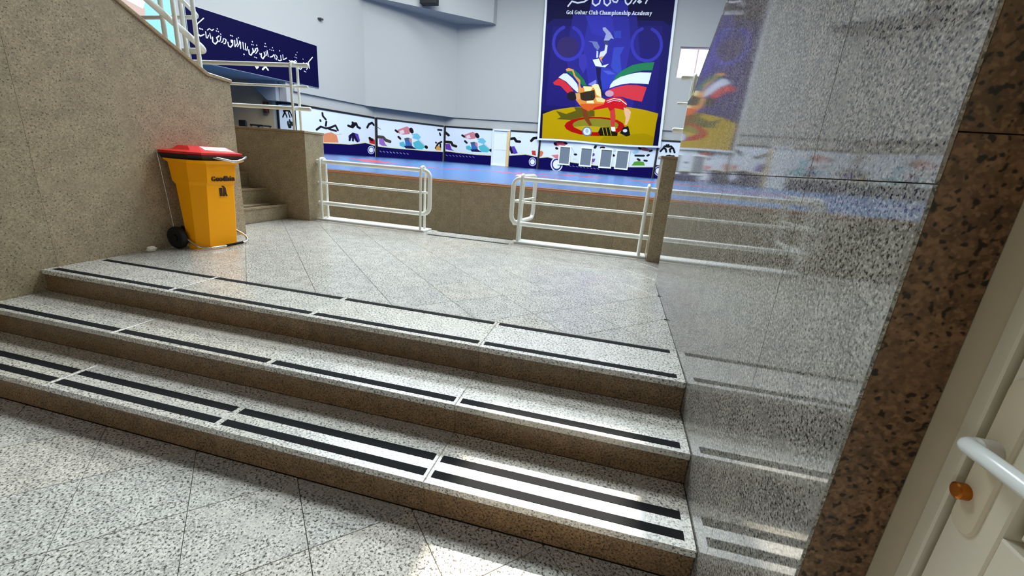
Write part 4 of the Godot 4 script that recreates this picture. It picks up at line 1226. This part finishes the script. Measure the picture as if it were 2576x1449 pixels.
		[0, "d08088", 0, 294, 228, 431, 108, 500, 184, 466, 309, 379, 343, 311, 323],
		[0, "e8d4d8", 0, 319, 256, 379, 210, 396, 306, 336, 335],
		[1, "2a1c24", 59.0, 265, 251, 294, 286],
		[1, "2a1c24", 60.1, 306, 415, 332, 460],
		[1, "251820", 110.9, 492, 186, 505, 234],
		[0, "78c0d8", 0, 501, 302, 589, 267, 644, 358, 608, 451, 519, 416],
		[0, "56b8c4", 0, 319, 571, 379, 527, 431, 670, 379, 687, 327, 653],
		[0, "56b8c4", 0, 519, 535, 608, 451, 719, 622, 664, 701, 555, 701],
		[0, "3f6cae", 0, 396, 473, 483, 423, 510, 622, 414, 656],
		[0, "1c2448", 0, 387, 652, 502, 624, 573, 706, 414, 715],
		[0, "4c5a68", 0, 388, 441, 466, 393, 475, 475, 405, 505],
		[0, "e8ecf2", 0, 362, 379, 466, 325, 536, 345, 466, 410, 379, 418],
		[0, "cc8890", 0, 457, 445, 501, 420, 510, 588, 475, 526],
		[1, "d8c0cc", 20.8, 626, 447, 728, 620],
		[1, "18181c", 89.2, 724, 621, 733, 633],
		[1, "4a423c", 82.6, 22, 470, 86, 466, 126, 540, 184, 565],
		[0, "9868b8", 0, 29, 525, 86, 498, 118, 639, 150, 700, 76, 696, 32, 654],
		[1, "6a5a58", 16.0, 16, 223, 56, 263],
		[1, "24201e", 52.2, 911, 106, 969, 102],
		[1, "24201e", 52.5, 941, 196, 951, 246],
		[1, "24201e", 53.4, 879, 631, 916, 500, 973, 437],
		[1, "24201e", 53.7, 955, 511, 957, 654],
		[1, "24201e", 53.1, 882, 471, 885, 477],
		[0, "e0a050", 0, 889, 594, 926, 552, 971, 634, 972, 687, 880, 693],
		[1, "8c88b8", 19.9, 39, 836, 59, 863],
		[1, "8c88b8", 19.9, 86, 837, 106, 864],
		[1, "8c88b8", 20.0, 134, 838, 154, 865],
		[1, "8c88b8", 20.2, 182, 839, 203, 866],
		[1, "8c88b8", 20.3, 230, 840, 252, 867],
		[1, "8c88b8", 20.3, 280, 841, 301, 868],
		[1, "8c88b8", 20.4, 329, 842, 351, 869],
		[1, "8c88b8", 20.5, 380, 843, 401, 870],
		[1, "8c88b8", 20.6, 430, 844, 452, 872],
	],
	"MURAL_C": [
		[0, "dfe6ee", 0, -5, -5, 1005, -5, 1005, 1005, -5, 1005],
		[0, "e8dfa6", 0, -5, 677, 5, 677, 196, 704, 357, 714, 522, 708, 698, 672, 876, 601, 979, 642, 1005, 642, 1005, 1005, -5, 1005],
		[0, "120c50", 0, -5, 699, 5, 699, 196, 726, 357, 736, 522, 730, 698, 694, 876, 623, 979, 664, 1005, 664, 1005, 1005, -5, 1005],
		[0, "e4e4f0", 0, 991, 801, 990, 842, 985, 880, 975, 909, 963, 926, 950, 929, 937, 917, 926, 893, 919, 858, 915, 817, 916, 776, 922, 738, 931, 709, 943, 692, 956, 690, 969, 701, 980, 726, 987, 760],
		[0, "332c80", 0, 984, 802, 983, 837, 979, 868, 971, 892, 962, 906, 951, 908, 940, 898, 931, 878, 925, 849, 922, 816, 923, 781, 927, 750, 935, 727, 945, 713, 956, 710, 966, 720, 975, 740, 981, 769],
		[0, "f0f2f8", 0, 977, 804, 976, 830, 973, 853, 967, 872, 960, 882, 951, 884, 943, 877, 937, 861, 932, 839, 930, 814, 930, 788, 934, 765, 939, 746, 947, 736, 955, 734, 963, 742, 970, 757, 974, 779],
		[0, "d08088", 0, 212, 187, 306, 85, 354, 162, 333, 275, 274, 302, 226, 279],
		[0, "e8d4d8", 0, 231, 215, 272, 176, 285, 268, 244, 291],
		[1, "2a1c24", 56.9, 192, 206, 213, 242],
		[1, "2a1c24", 56.9, 224, 366, 243, 410],
		[1, "251820", 102.7, 348, 163, 358, 208],
		[0, "78c0d8", 0, 356, 271, 415, 244, 452, 331, 430, 414, 370, 378],
		[0, "56b8c4", 0, 235, 514, 276, 475, 315, 610, 279, 625, 242, 593],
		[0, "56b8c4", 0, 372, 488, 430, 414, 504, 573, 470, 643, 399, 641],
		[0, "3f6cae", 0, 288, 425, 346, 382, 368, 568, 302, 597],
		[0, "1c2448", 0, 284, 592, 362, 569, 411, 647, 303, 652],
		[0, "4c5a68", 0, 281, 395, 334, 353, 341, 431, 294, 455],
		[0, "e8ecf2", 0, 262, 335, 333, 291, 381, 313, 334, 369, 275, 372],
		[0, "cc8890", 0, 329, 401, 358, 380, 367, 536, 342, 478],
		[1, "d8c0cc", 18.8, 442, 412, 510, 571],
		[1, "18181c", 80.5, 507, 572, 513, 583],
		[1, "24201e", 72.9, 2, 427, 73, 428, 90, 510, 128, 532],
		[1, "24201e", 72.4, 5, 157, 41, 229],
		[0, "6a3fa4", 0, 11, 483, 57, 474, 81, 627, 108, 664, 54, 661, 15, 640],
		[1, "8c88b8", 17.4, 20, 805, 37, 830],
		[1, "8c88b8", 17.4, 57, 803, 74, 829],
		[1, "8c88b8", 17.4, 94, 801, 111, 827],
		[1, "8c88b8", 17.4, 131, 799, 148, 825],
		[1, "8c88b8", 17.3, 168, 798, 185, 823],
		[1, "8c88b8", 17.3, 205, 796, 222, 821],
		[1, "8c88b8", 17.3, 242, 794, 258, 819],
		[1, "8c88b8", 17.3, 278, 792, 295, 817],
		[1, "8c88b8", 17.3, 315, 790, 332, 816],
		[1, "17171d", 70.4, 707, 212, 747, 191, 769, 270, 805, 274],
		[1, "17171d", 69.4, 923, 227, 943, 155, 982, 135],
		[0, "5a3fa8", 0, 707, 434, 753, 411, 794, 597, 754, 634, 721, 570],
		[1, "1a1430", 62.5, 708, 447, 732, 596],
		[0, "c83a30", 0, 936, 499, 974, 492, 983, 628, 942, 609],
	],
	"MURAL_D": [
		[0, "dfe6ee", 0, -5, -5, 1005, -5, 1005, 1005, -5, 1005],
		[0, "e8dfa6", 0, -5, 678, -8, 678, 83, 632, 185, 681, 321, 730, 476, 758, 628, 761, 796, 735, 989, 687, 1005, 687, 1005, 1005, -5, 1005],
		[0, "120c50", 0, -5, 700, -8, 700, 83, 654, 185, 703, 321, 752, 476, 780, 628, 783, 796, 757, 989, 709, 1005, 709, 1005, 1005, -5, 1005],
		[0, "e4e4f0", 0, 225, 817, 224, 885, 216, 947, 203, 995, 186, 1023, 167, 1028, 148, 1009, 132, 968, 121, 911, 115, 844, 117, 775, 124, 714, 138, 666, 155, 639, 174, 634, 192, 653, 208, 694, 219, 750],
		[0, "332c80", 0, 215, 819, 214, 876, 208, 927, 197, 967, 183, 990, 168, 994, 152, 978, 139, 944, 130, 897, 125, 841, 126, 785, 133, 734, 143, 695, 157, 672, 173, 668, 188, 684, 201, 717, 211, 764],
		[0, "f0f2f8", 0, 204, 822, 204, 865, 199, 904, 191, 934, 180, 951, 168, 954, 157, 942, 147, 917, 140, 881, 136, 839, 137, 796, 142, 757, 150, 727, 161, 710, 172, 707, 184, 719, 194, 745, 201, 780],
		[0, "dc7850", 0, -8, 511, 25, 479, 43, 532, 30, 633, -4, 666],
		[0, "e07880", 0, 113, 581, 180, 549, 186, 662, 152, 662],
		[1, "c05060", 120.0, 150, 265, 179, 226, 211, 252],
		[1, "201820", 57.2, 223, 217, 237, 238],
		[1, "201820", 58.0, 134, 252, 145, 274],
		[1, "201820", 58.0, 153, 377, 159, 392],
		[1, "201820", 58.0, 323, 513, 330, 518],
		[1, "201820", 56.9, 488, 295, 494, 254],
		[1, "201820", 56.9, 542, 283, 564, 278],
		[1, "201820", 56.9, 649, 457, 657, 471],
		[1, "b0b4c0", 12.7, 286, 332, 323, 508],
		[1, "b0b4c0", 13.0, 313, 652, 338, 646],
		[1, "b0b4c0", 12.6, 627, 415, 669, 342],
		[0, "5a48a0", 0, 450, 487, 488, 438, 496, 501, 468, 555],
		[0, "6a4c98", 0, 455, 615, 504, 587, 498, 685, 458, 711],
		[0, "d88890", 0, 456, 712, 477, 674, 490, 736, 457, 752],
		[0, "b06068", 0, 863, 205, 896, 190, 951, 247, 949, 302, 885, 278],
		[0, "a8d0e4", 0, 806, 342, 851, 270, 865, 345, 828, 400],
		[1, "202024", 51.1, 859, 221, 869, 242],
		[1, "202024", 51.5, 839, 429, 907, 416],
		[1, "202024", 51.5, 863, 518, 877, 543],
		[1, "202024", 51.5, 920, 544, 937, 548],
		[1, "202024", 50.8, 953, 286, 964, 268],
		[1, "202024", 51.1, 938, 406, 946, 389],
		[0, "5a9a34", 0, 818, 703, 838, 595, 875, 570, 915, 584, 929, 676],
		[1, "8c88b8", 16.4, 252, 835, 268, 852],
		[1, "8c88b8", 16.4, 283, 837, 299, 855],
		[1, "8c88b8", 16.4, 314, 839, 330, 857],
		[1, "8c88b8", 16.4, 345, 841, 361, 859],
		[1, "8c88b8", 16.2, 376, 844, 392, 861],
		[1, "8c88b8", 16.2, 407, 846, 423, 863],
		[1, "8c88b8", 16.2, 438, 848, 454, 865],
		[1, "8c88b8", 16.2, 469, 850, 485, 867],
		[1, "8c88b8", 16.2, 499, 852, 515, 869],
		[1, "8c88b8", 16.2, 530, 854, 546, 871],
	],
	"MURAL_E": [
		[0, "dfe6ee", 0, -5, -5, 1005, -5, 1005, 1005, -5, 1005],
		[0, "e8dfa6", 0, -5, 622, -10, 622, 237, 625, 540, 606, 938, 590, 1005, 590, 1005, 1005, -5, 1005],
		[0, "120c50", 0, -5, 644, -10, 644, 237, 647, 540, 628, 938, 612, 1005, 612, 1005, 1005, -5, 1005],
		[0, "e4e4f0", 0, 150, 783, 150, 827, 142, 866, 126, 897, 105, 915, 80, 918, 55, 906, 32, 880, 16, 843, 7, 800, 6, 757, 15, 717, 31, 687, 52, 669, 77, 666, 102, 679, 124, 704, 141, 741],
		[0, "332c80", 0, 137, 785, 137, 821, 131, 853, 118, 879, 100, 893, 80, 896, 59, 886, 41, 864, 27, 834, 20, 799, 19, 763, 26, 730, 39, 705, 57, 691, 77, 688, 98, 698, 116, 720, 130, 750],
		[0, "f0f2f8", 0, 123, 786, 123, 814, 118, 838, 108, 857, 95, 869, 79, 870, 64, 863, 50, 847, 40, 824, 34, 797, 34, 770, 39, 745, 49, 726, 62, 715, 78, 713, 93, 721, 107, 737, 117, 760],
		[1, "1a1a1c", 50.5, 62, 269, 103, 180, 118, 132, 190, 140, 228, 121, 275, 177, 311, 273],
		[1, "1a1a1c", 50.2, 113, 179, 146, 206, 164, 273],
		[1, "1a1a1c", 50.2, 244, 173, 218, 206, 235, 266],
		[1, "1a1a1c", 50.2, 149, 98, 153, 101],
		[1, "1a1a1c", 50.2, 182, 92, 185, 95],
		[1, "1a1a1c", 50.8, 186, 379, 236, 366],
		[1, "1a1a1c", 50.5, 248, 381, 308, 377],
	],
	"MURAL_F": [
		[0, "dfe6ee", 0, -5, -5, 1005, -5, 1005, 1005, -5, 1005],
		[0, "e8dfa6", 0, -5, 870, -118, 870, 1031, 877, 1005, 877, 1005, 1005, -5, 1005],
		[0, "120c50", 0, -5, 892, -118, 892, 1031, 899, 1005, 899, 1005, 1005, -5, 1005],
		[1, "141414", 51.0, 402, 139, 476, 179, 315, 269],
		[1, "141414", 51.6, 498, 169, 603, 268],
		[1, "141414", 51.0, 792, 126, 740, 187, 809, 261],
		[1, "141414", 51.0, 830, 142, 975, 248],
		[1, "141414", 51.6, 400, 147, 588, 124, 833, 125],
		[1, "2a2e2a", 91.3, 643, 387, 692, 454, 817, 450],
		[1, "2a2e2a", 91.3, 773, 348, 782, 352],
		[1, "2a2e2a", 90.3, 827, 390, 989, 410],
	],
}
